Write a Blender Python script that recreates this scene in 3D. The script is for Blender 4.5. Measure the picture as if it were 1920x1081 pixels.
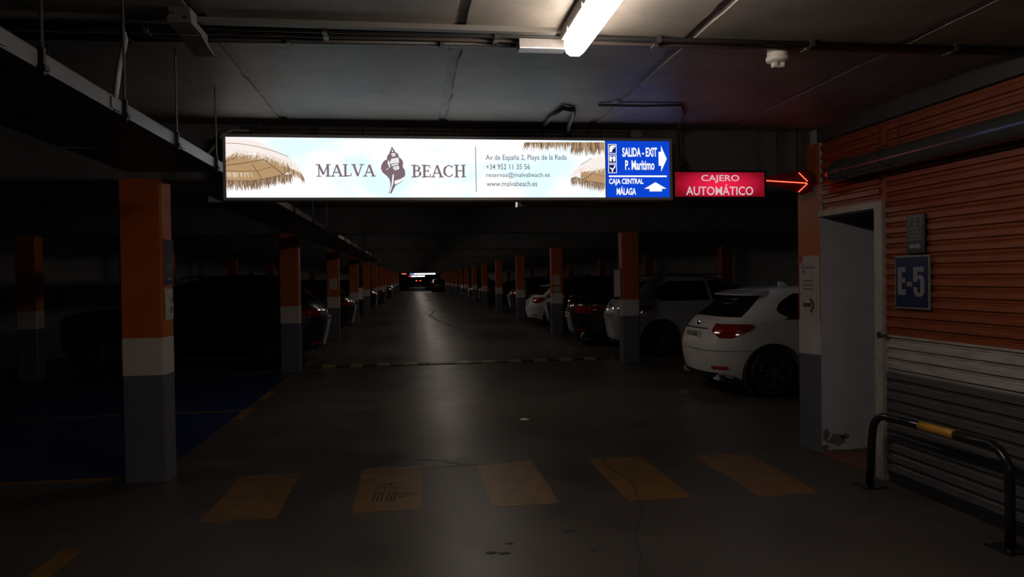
import bpy, bmesh, math, random
from mathutils import Vector, Matrix
random.seed(7)
PI = math.pi
scene = bpy.context.scene
for o in list(bpy.data.objects):
    bpy.data.objects.remove(o)

# ------------------------------------------------------------------ camera, world, exposure
FPX, YAW, PITCH, ROLL, CAMH = 1370.0, 0.1342, -0.0143, -0.0153, 1.6
cam_d = bpy.data.cameras.new('camera'); cam_d.sensor_fit = 'HORIZONTAL'
cam_d.sensor_width = 36.0; cam_d.lens = FPX / 1920 * 36.0; cam_d.clip_end = 600; cam_d.clip_start = 0.05
cam = bpy.data.objects.new('camera', cam_d); scene.collection.objects.link(cam)
_f = Vector((math.sin(YAW) * math.cos(PITCH), math.cos(YAW) * math.cos(PITCH), math.sin(PITCH)))
_r = Vector((math.cos(YAW), -math.sin(YAW), 0)); _u = _r.cross(_f)
_c, _s = math.cos(ROLL), math.sin(ROLL)
_r2, _u2 = _r * _c + _u * _s, _u * _c - _r * _s
cam.matrix_world = Matrix(((_r2.x, _u2.x, -_f.x, 0), (_r2.y, _u2.y, -_f.y, 0), (_r2.z, _u2.z, -_f.z, CAMH), (0, 0, 0, 1)))
scene.camera = cam
world = bpy.data.worlds.new('world'); scene.world = world; world.use_nodes = True
world.node_tree.nodes['Background'].inputs[0].default_value = (0.5, 0.5, 0.6, 1)
world.node_tree.nodes['Background'].inputs[1].default_value = 0.0
vs = scene.view_settings
scene.display_settings.display_device = 'sRGB'
vs.view_transform = 'Standard'; vs.look = 'None'; vs.exposure = 0.0; vs.gamma = 1.0; vs.use_curve_mapping = False
scene.cycles.use_denoising = True
scene.cycles.max_bounces = 6; scene.cycles.diffuse_bounces = 3; scene.cycles.glossy_bounces = 3
scene.cycles.sample_clamp_indirect = 3.0
LAMP = 36.0          # every lit fluorescent diffuser in the aisle
SIGN = 1.15

# ------------------------------------------------------------------ materials
def lin(h):
    out = []
    for i in (0, 2, 4):
        c = int(h[i:i + 2], 16) / 255
        out.append(c / 12.92 if c <= .04045 else ((c + .055) / 1.055) ** 2.4)
    return (*out, 1)
MATS = {}
def mat(name, col, rough=.6, metal=0., spec=.5, var=.0, vscale=6., bump=0., bscale=40., rvar=0., coat=0., col2=None, stretch=None, ior=1.45):
    if name in MATS: return MATS[name]
    m = bpy.data.materials.new(name); m.use_nodes = True
    nt = m.node_tree; b = nt.nodes['Principled BSDF']
    if isinstance(col, str): col = lin(col)
    b.inputs['Base Color'].default_value = col
    b.inputs['Roughness'].default_value = rough; b.inputs['Metallic'].default_value = metal
    b.inputs['Specular IOR Level'].default_value = spec; b.inputs['Coat Weight'].default_value = coat
    b.inputs['Coat Roughness'].default_value = .04; b.inputs['IOR'].default_value = ior
    tc = None
    def coord():
        nonlocal tc
        if tc is None:
            g = nt.nodes.new('ShaderNodeNewGeometry'); mp = nt.nodes.new('ShaderNodeMapping')
            nt.links.new(g.outputs['Position'], mp.inputs['Vector'])
            if stretch: mp.inputs['Scale'].default_value = stretch
            tc = mp.outputs['Vector']
        return tc
    if var or rvar:
        n = nt.nodes.new('ShaderNodeTexNoise'); n.inputs['Scale'].default_value = vscale; n.inputs['Detail'].default_value = 6; n.inputs['Roughness'].default_value = .65
        nt.links.new(coord(), n.inputs['Vector'])
    if var:
        if isinstance(col2, str): col2 = lin(col2)
        c2 = col2 or (*[c * (1 - var) for c in col[:3]], 1)
        r = nt.nodes.new('ShaderNodeValToRGB'); r.color_ramp.elements[0].position = .35; r.color_ramp.elements[1].position = .65
        r.color_ramp.elements[0].color = c2; r.color_ramp.elements[1].color = col
        nt.links.new(n.outputs['Fac'], r.inputs['Fac']); nt.links.new(r.outputs['Color'], b.inputs['Base Color'])
    if rvar:
        mr = nt.nodes.new('ShaderNodeMapRange'); mr.inputs['From Min'].default_value = .3; mr.inputs['From Max'].default_value = .7
        mr.inputs['To Min'].default_value = rough - rvar; mr.inputs['To Max'].default_value = rough + rvar
        nt.links.new(n.outputs['Fac'], mr.inputs['Value']); nt.links.new(mr.outputs['Result'], b.inputs['Roughness'])
    if bump:
        n2 = nt.nodes.new('ShaderNodeTexNoise'); n2.inputs['Scale'].default_value = bscale; n2.inputs['Detail'].default_value = 5
        nt.links.new(coord(), n2.inputs['Vector'])
        bp = nt.nodes.new('ShaderNodeBump'); bp.inputs['Strength'].default_value = bump; bp.inputs['Distance'].default_value = .01
        nt.links.new(n2.outputs['Fac'], bp.inputs['Height']); nt.links.new(bp.outputs['Normal'], b.inputs['Normal'])
    MATS[name] = m
    return m
def emit(name, col, s=1.0):
    if name in MATS: return MATS[name]
    m = bpy.data.materials.new(name); m.use_nodes = True
    nt = m.node_tree; nt.nodes.clear()
    e = nt.nodes.new('ShaderNodeEmission'); o = nt.nodes.new('ShaderNodeOutputMaterial')
    e.inputs[0].default_value = lin(col) if isinstance(col, str) else (*col[:3], 1); e.inputs[1].default_value = s
    nt.links.new(e.outputs[0], o.inputs[0]); MATS[name] = m
    return m

M_floor = mat('floor_concrete', (.080, .066, .056, 1), rough=.40, spec=.32, var=.3, vscale=1.3, rvar=.07, bump=.05, bscale=28, col2=(.055, .046, .040, 1))
M_ceil = mat('ceiling_concrete', (.31, .28, .25, 1), rough=.52, spec=.36, var=.35, vscale=2.2, bump=.25, bscale=14, col2=(.20, .183, .165, 1))
M_joint = mat('ceiling_mortar', (.33, .31, .285, 1), rough=.55, var=.4, vscale=8, bump=.5, bscale=50)
M_beam = mat('beam_concrete', (.13, .127, .13, 1), rough=.85, var=.3, vscale=3, bump=.2, bscale=20)
M_orange = mat('paint_orange', (.46, .105, .016, 1), rough=.5, var=.15, vscale=3, bump=.06, bscale=60)
M_white = mat('paint_white', (.56, .51, .48, 1), rough=.5, var=.12, vscale=5, bump=.06, bscale=60)
M_grey = mat('paint_blue_grey', (.115, .118, .155, 1), rough=.45, var=.15, vscale=4, bump=.06, bscale=60)
M_yellow = mat('paint_yellow_worn', (.215, .10, .020, 1), rough=.45, var=.5, vscale=5, bump=.06, bscale=60, col2=(.12, .066, .025, 1))
M_yfaint = mat('paint_yellow_faded', (.10, .062, .03, 1), rough=.42, var=.5, vscale=9, col2=(.065, .053, .04, 1), stretch=(1, 3, 1))
M_bluefl = mat('paint_blue_floor', (.022, .035, .11, 1), rough=.33, var=.3, vscale=3, rvar=.05, bump=.05, bscale=30)
M_crack = mat('crack_dark', (.03, .026, .024, 1), rough=.8)
M_black = mat('matte_black', (.012, .012, .013, 1), rough=.55)
M_blackgl = mat('gloss_black_metal', (.012, .012, .013, 1), rough=.25, spec=.6)
M_metal = mat('galvanised_metal', (.13, .13, .135, 1), rough=.45, metal=.4, var=.25, vscale=9)
M_dmetal = mat('dark_metal', (.06, .06, .062, 1), rough=.5, metal=.4)
M_conduit = mat('conduit_grey', (.32, .30, .29, 1), rough=.5, var=.3, vscale=12)
M_condark = mat('conduit_dark', (.035, .033, .032, 1), rough=.5)
M_pvc = mat('pvc_grey_pipe', (.045, .045, .048, 1), rough=.14, spec=.6)
M_whiteplastic = mat('white_plastic', (.62, .58, .54, 1), rough=.35)
M_jamb = mat('door_jamb_plaster', (.50, .49, .56, 1), rough=.7, var=.1, vscale=6, bump=.08, bscale=70)
M_peel = mat('bare_plaster', (.16, .15, .14, 1), rough=.9, var=.3, vscale=20)
M_frame = mat('door_frame_cream', (.40, .37, .33, 1), rough=.6, var=.3, vscale=10)
M_tile = mat('threshold_tile', (.20, .075, .045, 1), rough=.5, var=.4, vscale=8)
M_signblue = mat('sign_blue', (.011, .018, .06, 1), rough=.35)
M_signdark = mat('sign_slate_blue', (.012, .015, .025, 1), rough=.4)
M_signgrey = mat('sign_letter_grey', (.20, .19, .20, 1), rough=.4)
M_paper = mat('notice_paper', (.50, .45, .41, 1), rough=.6, var=.1, vscale=20)
M_ink = mat('notice_ink', (.06, .055, .05, 1), rough=.6)
M_inkblue = mat('notice_blue_ink', (.10, .11, .20, 1), rough=.6)
M_inkred = mat('notice_red', (.40, .07, .05, 1), rough=.6)
M_railyellow = mat('rail_yellow', (.55, .27, .035, 1), rough=.35)
M_bumpblack = mat('bump_rubber_black', (.03, .03, .03, 1), rough=.5)
M_bumpyellow = mat('bump_rubber_yellow', (.34, .23, .10, 1), rough=.5, var=.3, vscale=30)
M_glass = mat('car_glass', (.006, .006, .007, 1), rough=.03, spec=.6)
M_tyre = mat('tyre_rubber', (.012, .012, .012, 1), rough=.7)
M_rim = mat('rim_dark', (.22, .22, .24, 1), rough=.28, metal=.8)
M_rimsilver = mat('rim_silver', (.42, .42, .44, 1), rough=.22, metal=.9)
M_chrome = mat('chrome', (.75, .75, .77, 1), rough=.06, metal=1)
M_tail = mat('tail_light_red', (.22, .008, .006, 1), rough=.08, coat=1)
M_reflector = mat('reflector_red', (.35, .02, .012, 1), rough=.15)
M_plate = mat('plate_white', (.55, .53, .50, 1), rough=.4)
M_trim = mat('car_black_trim', (.012, .012, .013, 1), rough=.35)
M_lampglass = mat('headlight_glass', (.10, .10, .11, 1), rough=.05, coat=1)
def paint(name, c): return mat(name, c, rough=.32, coat=1., spec=.5)
P_white = paint('car_paint_white', (.62, .60, .60, 1))
P_silver = paint('car_paint_pale_grey', (.34, .34, .37, 1))
P_black = paint('car_paint_black', (.008, .008, .010, 1))
P_dblue = paint('car_paint_dark_blue', (.008, .009, .018, 1))
P_dgrey = paint('car_paint_dark_grey', (.03, .03, .034, 1))

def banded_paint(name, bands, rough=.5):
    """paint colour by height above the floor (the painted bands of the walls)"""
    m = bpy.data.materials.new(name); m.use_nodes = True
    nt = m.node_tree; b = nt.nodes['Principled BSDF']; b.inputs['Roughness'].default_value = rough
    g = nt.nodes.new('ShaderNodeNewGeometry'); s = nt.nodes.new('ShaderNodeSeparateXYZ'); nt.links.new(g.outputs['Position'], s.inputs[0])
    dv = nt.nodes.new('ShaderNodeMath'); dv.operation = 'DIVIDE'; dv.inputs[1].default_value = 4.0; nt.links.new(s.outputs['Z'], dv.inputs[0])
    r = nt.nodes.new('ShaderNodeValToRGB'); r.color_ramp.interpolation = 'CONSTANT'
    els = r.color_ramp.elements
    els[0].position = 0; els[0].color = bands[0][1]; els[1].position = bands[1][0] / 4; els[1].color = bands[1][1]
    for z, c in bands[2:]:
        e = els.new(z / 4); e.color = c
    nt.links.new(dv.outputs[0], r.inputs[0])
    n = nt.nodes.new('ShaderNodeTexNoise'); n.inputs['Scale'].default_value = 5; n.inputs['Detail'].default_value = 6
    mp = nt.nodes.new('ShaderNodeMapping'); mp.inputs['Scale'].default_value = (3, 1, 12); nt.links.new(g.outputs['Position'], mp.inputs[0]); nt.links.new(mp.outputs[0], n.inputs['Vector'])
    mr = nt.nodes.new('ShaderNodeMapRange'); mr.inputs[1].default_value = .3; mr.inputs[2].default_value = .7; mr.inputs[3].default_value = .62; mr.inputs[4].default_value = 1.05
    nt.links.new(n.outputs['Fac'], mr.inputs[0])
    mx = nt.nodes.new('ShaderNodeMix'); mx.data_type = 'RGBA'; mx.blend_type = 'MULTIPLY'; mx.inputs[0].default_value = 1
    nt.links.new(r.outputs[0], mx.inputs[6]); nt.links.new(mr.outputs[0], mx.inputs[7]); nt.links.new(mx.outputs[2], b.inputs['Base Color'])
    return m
M_cladding = banded_paint('cladding_paint', [(0, (.085, .085, .088, 1)), (.843, (.42, .375, .345, 1)), (1.112, (.25, .056, .011, 1))])
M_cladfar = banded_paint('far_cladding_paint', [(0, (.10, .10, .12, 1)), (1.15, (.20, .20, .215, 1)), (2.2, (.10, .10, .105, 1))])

# ------------------------------------------------------------------ mesh helpers
C = scene.collection
class MB:
    def __init__(s): s.v = []; s.f = []
    def add(s, vs, fs):
        o = len(s.v); s.v += [tuple(v) for v in vs]; s.f += [tuple(o + i for i in f) for f in fs]; return s
    def box(s, x0, x1, y0, y1, z0, z1):
        return s.add([(x0, y0, z0), (x1, y0, z0), (x1, y1, z0), (x0, y1, z0), (x0, y0, z1), (x1, y0, z1), (x1, y1, z1), (x0, y1, z1)],
                     [(0, 3, 2, 1), (4, 5, 6, 7), (0, 1, 5, 4), (1, 2, 6, 5), (2, 3, 7, 6), (3, 0, 4, 7)])
    def cbox(s, x0, x1, y0, y1, z0, z1, c):
        """column-like box with chamfered vertical edges"""
        p = [(x0 + c, y0), (x1 - c, y0), (x1, y0 + c), (x1, y1 - c), (x1 - c, y1), (x0 + c, y1), (x0, y1 - c), (x0, y0 + c)]
        return s.prism([(x, y) for x, y in p], z0, z1)
    def prism(s, poly, z0, z1, ax='z'):
        n = len(poly)
        def P(a, b, c):
            return {'z': (a, b, c), 'y': (a, c, b), 'x': (c, a, b)}[ax]
        vs = [P(a, b, z0) for a, b in poly] + [P(a, b, z1) for a, b in poly]
        return s.add(vs, [tuple(range(n - 1, -1, -1)), tuple(range(n, 2 * n))] + [(i, (i + 1) % n, n + (i + 1) % n, n + i) for i in range(n)])
    def tube(s, pts, r, n=10, cap=True):
        pts = [Vector(p) for p in pts]; rings = []
        up = None
        for i, p in enumerate(pts):
            d = (pts[min(i + 1, len(pts) - 1)] - pts[max(i - 1, 0)]).normalized()
            if up is None:
                up = Vector((0, 0, 1)) if abs(d.z) < .9 else Vector((1, 0, 0))
            a = d.cross(up).normalized(); up = a.cross(d).normalized()
            rr = r[i] if isinstance(r, (list, tuple)) else r
            rings.append([p + a * (math.cos(2 * PI * k / n) * rr) + up * (math.sin(2 * PI * k / n) * rr) for k in range(n)])
        vs = [v for ring in rings for v in ring]; fs = []
        for i in range(len(rings) - 1):
            for k in range(n):
                fs.append((i * n + k, i * n + (k + 1) % n, (i + 1) * n + (k + 1) % n, (i + 1) * n + k))
        if cap: fs += [tuple(range(n - 1, -1, -1)), tuple((len(rings) - 1) * n + k for k in range(n))]
        return s.add(vs, fs)
    def lathe(s, prof, n=24, ax='z', c=(0, 0, 0), cap=True):
        vs = []; fs = []
        for r, h in prof:
            for k in range(n):
                a = 2 * PI * k / n; p = (r * math.cos(a), r * math.sin(a), h)
                if ax == 'y': p = (p[0], p[2], p[1])
                vs.append((p[0] + c[0], p[1] + c[1], p[2] + c[2]))
        for i in range(len(prof) - 1):
            for k in range(n):
                fs.append((i * n + k, i * n + (k + 1) % n, (i + 1) * n + (k + 1) % n, (i + 1) * n + k))
        if cap: fs += [tuple(range(n - 1, -1, -1)), tuple((len(prof) - 1) * n + k for k in range(n))]
        return s.add(vs, fs)
    def mesh(s, name, m, smooth=False):
        me = bpy.data.meshes.new(name); me.from_pydata(s.v, [], s.f); me.update()
        if m is not None: me.materials.append(m)
        bm = bmesh.new(); bm.from_mesh(me); bmesh.ops.recalc_face_normals(bm, faces=bm.faces); bm.to_mesh(me); bm.free()
        if smooth:
            me.polygons.foreach_set('use_smooth', [True] * len(me.polygons))
        return me
def obj(name, mb, m, parent=None, smooth=False, loc=None):
    me = mb if isinstance(mb, bpy.types.Mesh) else mb.mesh(name, m, smooth)
    o = bpy.data.objects.new(name, me); C.objects.link(o)
    if parent is not None: o.parent = parent
    if loc is not None: o.location = loc
    return o
def tag(o, label=None, cat=None, group=None, kind=None):
    if label: o['label'] = label
    if cat: o['category'] = cat
    if group: o['group'] = group
    if kind: o['kind'] = kind
    return o
def thing(name, label, cat, loc=(0, 0, 0), rz=0, group=None, kind=None):
    o = bpy.data.objects.new(name, None); C.objects.link(o); o.location = loc; o.rotation_euler = (0, 0, rz); o.empty_display_size = .1
    return tag(o, label, cat, group, kind)
def struct(name, mb, m, parent=None, smooth=False, label=None):
    o = obj(name, mb, m, parent, smooth)
    o['kind'] = 'structure'
    if label: o['label'] = label
    return o
def dup(root, loc, rz, label=None):
    r = root.copy(); C.objects.link(r); r.location = loc; r.rotation_euler = (0, 0, rz)
    if label: r['label'] = label
    for ch in list(root.children):
        c = ch.copy(); C.objects.link(c); c.parent = r
        for g in list(ch.children):
            d = g.copy(); C.objects.link(d); d.parent = c
    return r
def autosmooth(me, ang=40):
    me.polygons.foreach_set('use_smooth', [True] * len(me.polygons))
    bm = bmesh.new(); bm.from_mesh(me)
    for e in bm.edges:
        if len(e.link_faces) == 2 and e.calc_face_angle(0) > math.radians(ang): e.smooth = False
    bm.to_mesh(me); bm.free()
    return me
def text_mesh(body, bold=0.0, shear=0.0, spacing=1.0):
    cu = bpy.data.curves.new('lettering', 'FONT'); cu.body = body; cu.offset = bold; cu.shear = shear; cu.space_character = spacing
    cu.resolution_u = 3
    o = bpy.data.objects.new('lettering_tmp', cu); C.objects.link(o)
    bpy.context.view_layer.update()
    dg = bpy.context.evaluated_depsgraph_get()
    me = bpy.data.meshes.new_from_object(o.evaluated_get(dg))
    vs = [(v.co.x, v.co.y) for v in me.vertices]; fs = [tuple(p.vertices) for p in me.polygons]
    bpy.data.objects.remove(o); bpy.data.curves.remove(cu); bpy.data.meshes.remove(me)
    return vs, fs
def text_fit(mb, body, x0, x1, z0, z1, place, bold=0.0, spacing=1.0):
    """flat lettering scaled to fill the rectangle; place(u, v) -> xyz"""
    vs, fs = text_mesh(body, bold, 0, spacing)
    ax, bx = min(v[0] for v in vs), max(v[0] for v in vs); ay, by = min(v[1] for v in vs), max(v[1] for v in vs)
    mb.add([place(x0 + (v[0] - ax) / (bx - ax) * (x1 - x0), z0 + (v[1] - ay) / (by - ay) * (z1 - z0)) for v in vs], fs)
    return mb
def stroke(mb, pts, w, place):
    """flat ribbon along 2D points"""
    P2 = [Vector(p) for p in pts]; L = []; R_ = []
    for i, p in enumerate(P2):
        d = (P2[min(i + 1, len(P2) - 1)] - P2[max(i - 1, 0)]).normalized(); n = Vector((-d.y, d.x)) * w / 2
        L.append(p + n); R_.append(p - n)
    k = len(P2)
    mb.add([place(*q) for q in L + R_], [(i, i + 1, k + i + 1, k + i) for i in range(k - 1)])

# ------------------------------------------------------------------ the structure
CEIL, BEAMB, S, Y0, DEP = 2.88, 2.43, 7.037, 6.205, .258
XL0, XL1, XR0, XR1 = -2.331, -1.999, 3.868, 4.189
XWL, XWR = -7.75, 9.6           # outer long walls
YB, YE = -15.0, 240.0
WX = 3.58                       # face of the clad room wall on the right
DY0, DY1 = 5.25, 6.06           # doorway

floor = struct('floor', MB().box(XWL, XWR, YB, YE, -.2, 0), M_floor)
ceiling = struct('ceiling', MB().box(XWL, XWR, YB, YE, CEIL + .011, CEIL + .2), M_joint)
# precast ceiling panels: joints every 1.24 m along the aisle, panels interrupted by the beams
joints = [.255 + 1.243 * k for k in range(-6, 8)]
def panel_mesh(x0, x1, y0, y1, rag):
    """panel underside with a slightly chipped long edge"""
    n = max(2, int((y1 - y0) / .12)) if rag else 1
    a = []; b = []
    for i in range(n + 1):
        y = y0 + (y1 - y0) * i / n
        j = (random.uniform(0, .006) + (.014 if random.random() < .12 else 0)) if rag else 0
        j2 = (random.uniform(0, .006) + (.014 if random.random() < .12 else 0)) if rag else 0
        a.append((x0 + j, y)); b.append((x1 - j2, y))
    return MB().prism(a + b[::-1], CEIL, CEIL + .05)
edges = [XWL] + joints + [XWR]
for k in range(-1, 3):
    y0 = max(YB, Y0 + S * k + DEP) + .004 if k >= 0 else YB
    y0 = Y0 + S * k + DEP if k > -1 else Y0 - S + DEP
    y1 = Y0 + S * (k + 1)
    for i in range(len(edges) - 1):
        x0, x1 = edges[i] + .028, edges[i + 1] - .028
        rag = k == -1 and -2.6 < x0 < 3.6
        obj('ceiling_panel', panel_mesh(x0, x1, y0 - .0, y1, rag), M_ceil, ceiling)
far_slab = obj('ceiling_slab', MB().box(XWL, XWR, Y0 + 3 * S + DEP, YE, CEIL, CEIL + .05), M_ceil, ceiling)
near_slab = obj('ceiling_slab', MB().box(XWL, XWR, YB, Y0 - S, CEIL, CEIL + .05), M_ceil, ceiling)
for k in range(-2, 33):
    y = Y0 + S * k
    struct('beam', MB().prism([(y, CEIL + .03), (y, BEAMB + .015), (y + .015, BEAMB), (y + DEP - .015, BEAMB), (y + DEP, BEAMB + .015), (y + DEP, CEIL + .03)], XWL, XWR, 'x'), M_beam)
# long outer walls: corrugated cladding
def corrugated(y0, y1, x, sgn, z0, z1, pitch, depth):
    poly = []; z = z0
    pts = []
    while z < z1 - 1e-6:
        for dz, d in ((0, 0), (.3, 0), (.42, 1), (.88, 1)):
            zz = min(z + dz * pitch, z1); pts.append((x + sgn * d * depth, zz))
        z += pitch
    pts.append((x, z1))
    poly = [(x - sgn * .1, z0)] + pts + [(x - sgn * .1, z1)]
    n = len(poly)
    vs = [(a, y0, b) for a, b in poly] + [(a, y1, b) for a, b in poly]
    return MB().add(vs, [(i, i + 1, n + i + 1, n + i) for i in range(n - 1)] + [(n - 1, 0, n, 2 * n - 1)])
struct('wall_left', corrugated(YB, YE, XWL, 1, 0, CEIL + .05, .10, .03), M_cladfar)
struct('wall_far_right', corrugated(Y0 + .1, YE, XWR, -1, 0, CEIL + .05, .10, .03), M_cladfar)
struct('wall_end', MB().box(XWL, XWR, YE - .2, YE, 0, CEIL), M_beam)
struct('wall_back', MB().box(XWL, WX, YB, YB + .15, 0, CEIL), M_beam)

# right room wall: backing, then each clad slat as its own piece
wr = struct('wall_right', MB().box(WX + .03, WX + .15, YB, DY0, 0, CEIL - .02).box(WX + .03, WX + .15, DY0, DY1 + .2, 2.115, CEIL - .02), M_cladding)
PITCH_S = .0785
def slat_mesh(name, y0, y1):
    pr = [(WX + .03, 0), (WX + .022, .004), (WX + .02, .022), (WX, .030), (WX, .066), (WX + .018, .0725), (WX + .022, PITCH_S), (WX + .03, PITCH_S)]
    return MB().prism([(p[0], p[1]) for p in pr], y0, y1, 'y').mesh(name, M_cladding)
long_slat = slat_mesh('slat', YB, DY0 - .10); short_slat = slat_mesh('slat', DY0 - .02, DY1 - .02)
z = .06
nsl = 0
while z + PITCH_S < CEIL - .13:
    obj('slat', long_slat, None, wr, loc=(0, 0, z))
    if z > 2.12: obj('slat', short_slat, None, wr, loc=(0, 0, z))
    z += PITCH_S; nsl += 1
# scalloped dark end seam of the cladding beside the door
mb = MB()
zz = .06
for i in range(nsl):
    mb.box(WX + .012, WX + .03, DY0 - .10, DY0 - .075, zz, zz + PITCH_S * .55); zz += PITCH_S
mb.box(WX + .022, WX + .03, DY0 - .10, DY0 - .02, .06, CEIL - .13)
obj('end_seam', mb, M_cladding, wr)
struct('trim_1', MB().box(WX - .02, WX + .15, YB, DY1, CEIL - .125, CEIL), mat('ledge_concrete', (.06, .058, .054, 1), .85, var=.3, vscale=5), label='concrete ledge along the top of the clad wall')
struct('trim_2', MB().box(WX + .005, WX + .12, YB, DY0 - .12, 0, .058), M_black, label='dark gap strip under the clad wall')
# doorway: cream frame and the plastered return wall behind it
df = struct('door_1', MB().box(WX - .015, WX + .13, DY0 - .075, DY0 + .02, 0, 2.15), M_frame, label='open doorway with cream frame in the clad wall')
obj('frame_head', MB().box(WX - .015, WX + .13, DY0 + .02, DY1, 2.10, 2.15), M_frame, df)
obj('frame_latch', MB().box(WX - .035, WX - .015, DY0 - .055, DY0 - .03, 1.10, 1.14).box(WX - .03, WX - .02, DY0 - .14, DY0 - .03, 1.112, 1.126), M_dmetal, df)
obj('threshold', MB().box(WX + .0, WX + 1.0, DY0, DY1, .0, .012), M_tile, df)
wj = struct('wall_room', MB().box(WX, XWR, DY1, DY1 + .2, 0, CEIL), M_jamb)
# peeled plaster patch near the floor (bare patch with its own edge)
def blob(cx, cz, rx, rz, n, seed, y):
    rnd = random.Random(seed); p = []
    for i in range(n):
        a = 2 * PI * i / n; k = rnd.uniform(.6, 1.15); p.append((cx + math.cos(a) * rx * k, cz + math.sin(a) * rz * k))
    return MB().prism(p, y, y + .004, 'y')
for (cx, cz, rx, rz, sd) in ((3.72, .115, .10, .055, 3), (3.62, .16, .035, .05, 5), (3.80, .14, .05, .03, 9), (3.61, .05, .04, .03, 12)):
    obj('peeled_patch', blob(cx, cz, rx, rz, 13, sd, DY1 - .004), M_peel, wj)
obj('skirting_stain', MB().prism([(3.585, 0), (4.15, 0), (4.15, .03), (4.0, .035), (3.85, .022), (3.7, .03), (3.585, .02)], DY1 - .003, DY1, 'y'), M_peel, wj)
struct('wall_corridor', MB().box(5.0, 5.1, YB, DY1, 0, CEIL), M_jamb)

# ------------------------------------------------------------------ columns
def column_meshes(w, d, name):
    c = .018
    return [('painted_base', MB().cbox(0, w, 0, d, 0, .8626, c).mesh('painted_base', M_grey)),
            ('white_band', MB().cbox(-.001, w + .001, -.001, d + .001, .8626, 1.1636, c).mesh('white_band', M_white)),
            ('orange_shaft', MB().cbox(0, w, 0, d, 1.1636, BEAMB + .01, c).mesh('orange_shaft', M_orange))]
cm = column_meshes(XL1 - XL0, DEP, 'column')
ordn = ['first', 'second', 'third', 'fourth', 'fifth', 'sixth', 'seventh', 'eighth', 'ninth', 'tenth', 'eleventh', 'twelfth', 'thirteenth', 'fourteenth', 'fifteenth', 'sixteenth', 'seventeenth', 'eighteenth', 'nineteenth', 'twentieth', 'twenty-first', 'twenty-second', 'twenty-third', 'twenty-fourth', 'twenty-fifth', 'twenty-sixth', 'twenty-seventh']
def column(x, k, label):
    t = thing('column', label, 'column', (x, Y0 + S * k, 0), 0, 'orange, white and grey columns', 'structure')
    for n, me in cm: obj(n, me, None, t)
    return t
for k in range(0, 20):
    column(XL0, k, 'large orange column nearest the camera, left of the aisle' if k == 0 else ordn[k] + ' orange column from the camera along the left of the aisle')
for k in range(1, 20):
    column(XR0, k, ordn[k - 1] + ' free-standing orange column along the right of the aisle')
for k in range(1, 7):
    column(-6.61, k, ordn[k - 1] + ' orange column along the left outer wall')
for k in range(2, 10):
    column(8.9, k, ordn[k - 2] + ' orange column along the right outer wall')
# corner column at the end of the clad wall: only its aisle face stands proud
t = thing('corner_column', 'painted corner column beside the white doorway, with a paper notice', 'column', (3.579, DY1 - .002, 0), 0, None, 'structure')
wedge = [(0, 0), (.004, .272), (-.054, .272)]
obj('painted_base', MB().prism(wedge, 0, .872), M_grey, t)
obj('white_band', MB().prism([(0, -.0005), (.004, .2725), (-.0548, .2725)], .872, 1.18), M_white, t)
obj('orange_shaft', MB().prism(wedge, 1.18, CEIL - .126), M_orange, t)

# ------------------------------------------------------------------ floor paint and marks (parts of the floor)
def flat(name, poly, m, h=.0015):
    return obj(name, MB().prism(poly, .0, h), m, floor)
def rag_rect(x0, x1, y0, y1, n=9, j=.006):
    p = [(x0 + (x1 - x0) * i / n, y0 + random.uniform(-j, j)) for i in range(n + 1)] + [(x1 + random.uniform(-j, j), y0 + (y1 - y0) * i / n) for i in range(1, n)]
    p += [(x1 - (x1 - x0) * i / n, y1 + random.uniform(-j, j)) for i in range(n + 1)] + [(x0 + random.uniform(-j, j), y1 - (y1 - y0) * i / n) for i in range(1, n)]
    return p
for x0, x1, y0, y1 in ((-1.44, -.95, 5.09, 6.25), (-.45, .04, 5.11, 6.30), (.52, 1.0, 5.07, 6.29), (1.49, 1.97, 5.03, 6.25), (2.44, 2.92, 4.95, 6.19)):
    flat('painted_block', rag_rect(x0, x1, y0, y1), M_yellow)
for x0, x1, y0, y1 in ((-2.62, -2.13, 5.50, 5.72), (-2.60, -2.09, 5.18, 5.42), (-2.50, -2.02, 4.92, 5.04)):
    flat('faded_painted_block', rag_rect(x0, x1, y0, y1, 8, .02), M_yfaint)
flat('painted_dash', rag_rect(-2.13, -2.0, 3.7, 4.72), M_yellow)
for y0, y1 in ((8.83, 9.62), (10.3, 11.0), (11.9, 12.6), (14.4, 15.1), (16.0, 16.7), (17.6, 18.3), (20.2, 20.9), (22, 22.7)):
    flat('painted_dash', rag_rect(-2.11, -2.01, y0, y1), M_yellow)
flat('blue_painted_bay', rag_rect(XWL + .1, -2.36, 6.43, 9.40, 6, .01), M_bluefl, .001)
flat('blue_painted_bay', rag_rect(XWL + .1, -2.12, 9.50, 13.0, 6, .01), M_bluefl, .001)
flat('blue_painted_strip', rag_rect(-2.36, -2.12, 7.0, 9.40, 6, .01), M_bluefl, .001)
flat('bay_line', rag_rect(XWL + .1, -2.36, 6.34, 6.42), M_yellow)
flat('bay_line', rag_rect(XWL + .1, -2.12, 9.41, 9.48), M_yellow)
for y in (13.0, 20.0, 27, 34):
    flat('bay_line', rag_rect(4.4, 9.2, y + .05, y + .15), M_yfaint)
for y in (11.0, 8.6):
    flat('bay_line', rag_rect(3.9, 9.2, y - .05, y + .05), M_yfaint)
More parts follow.
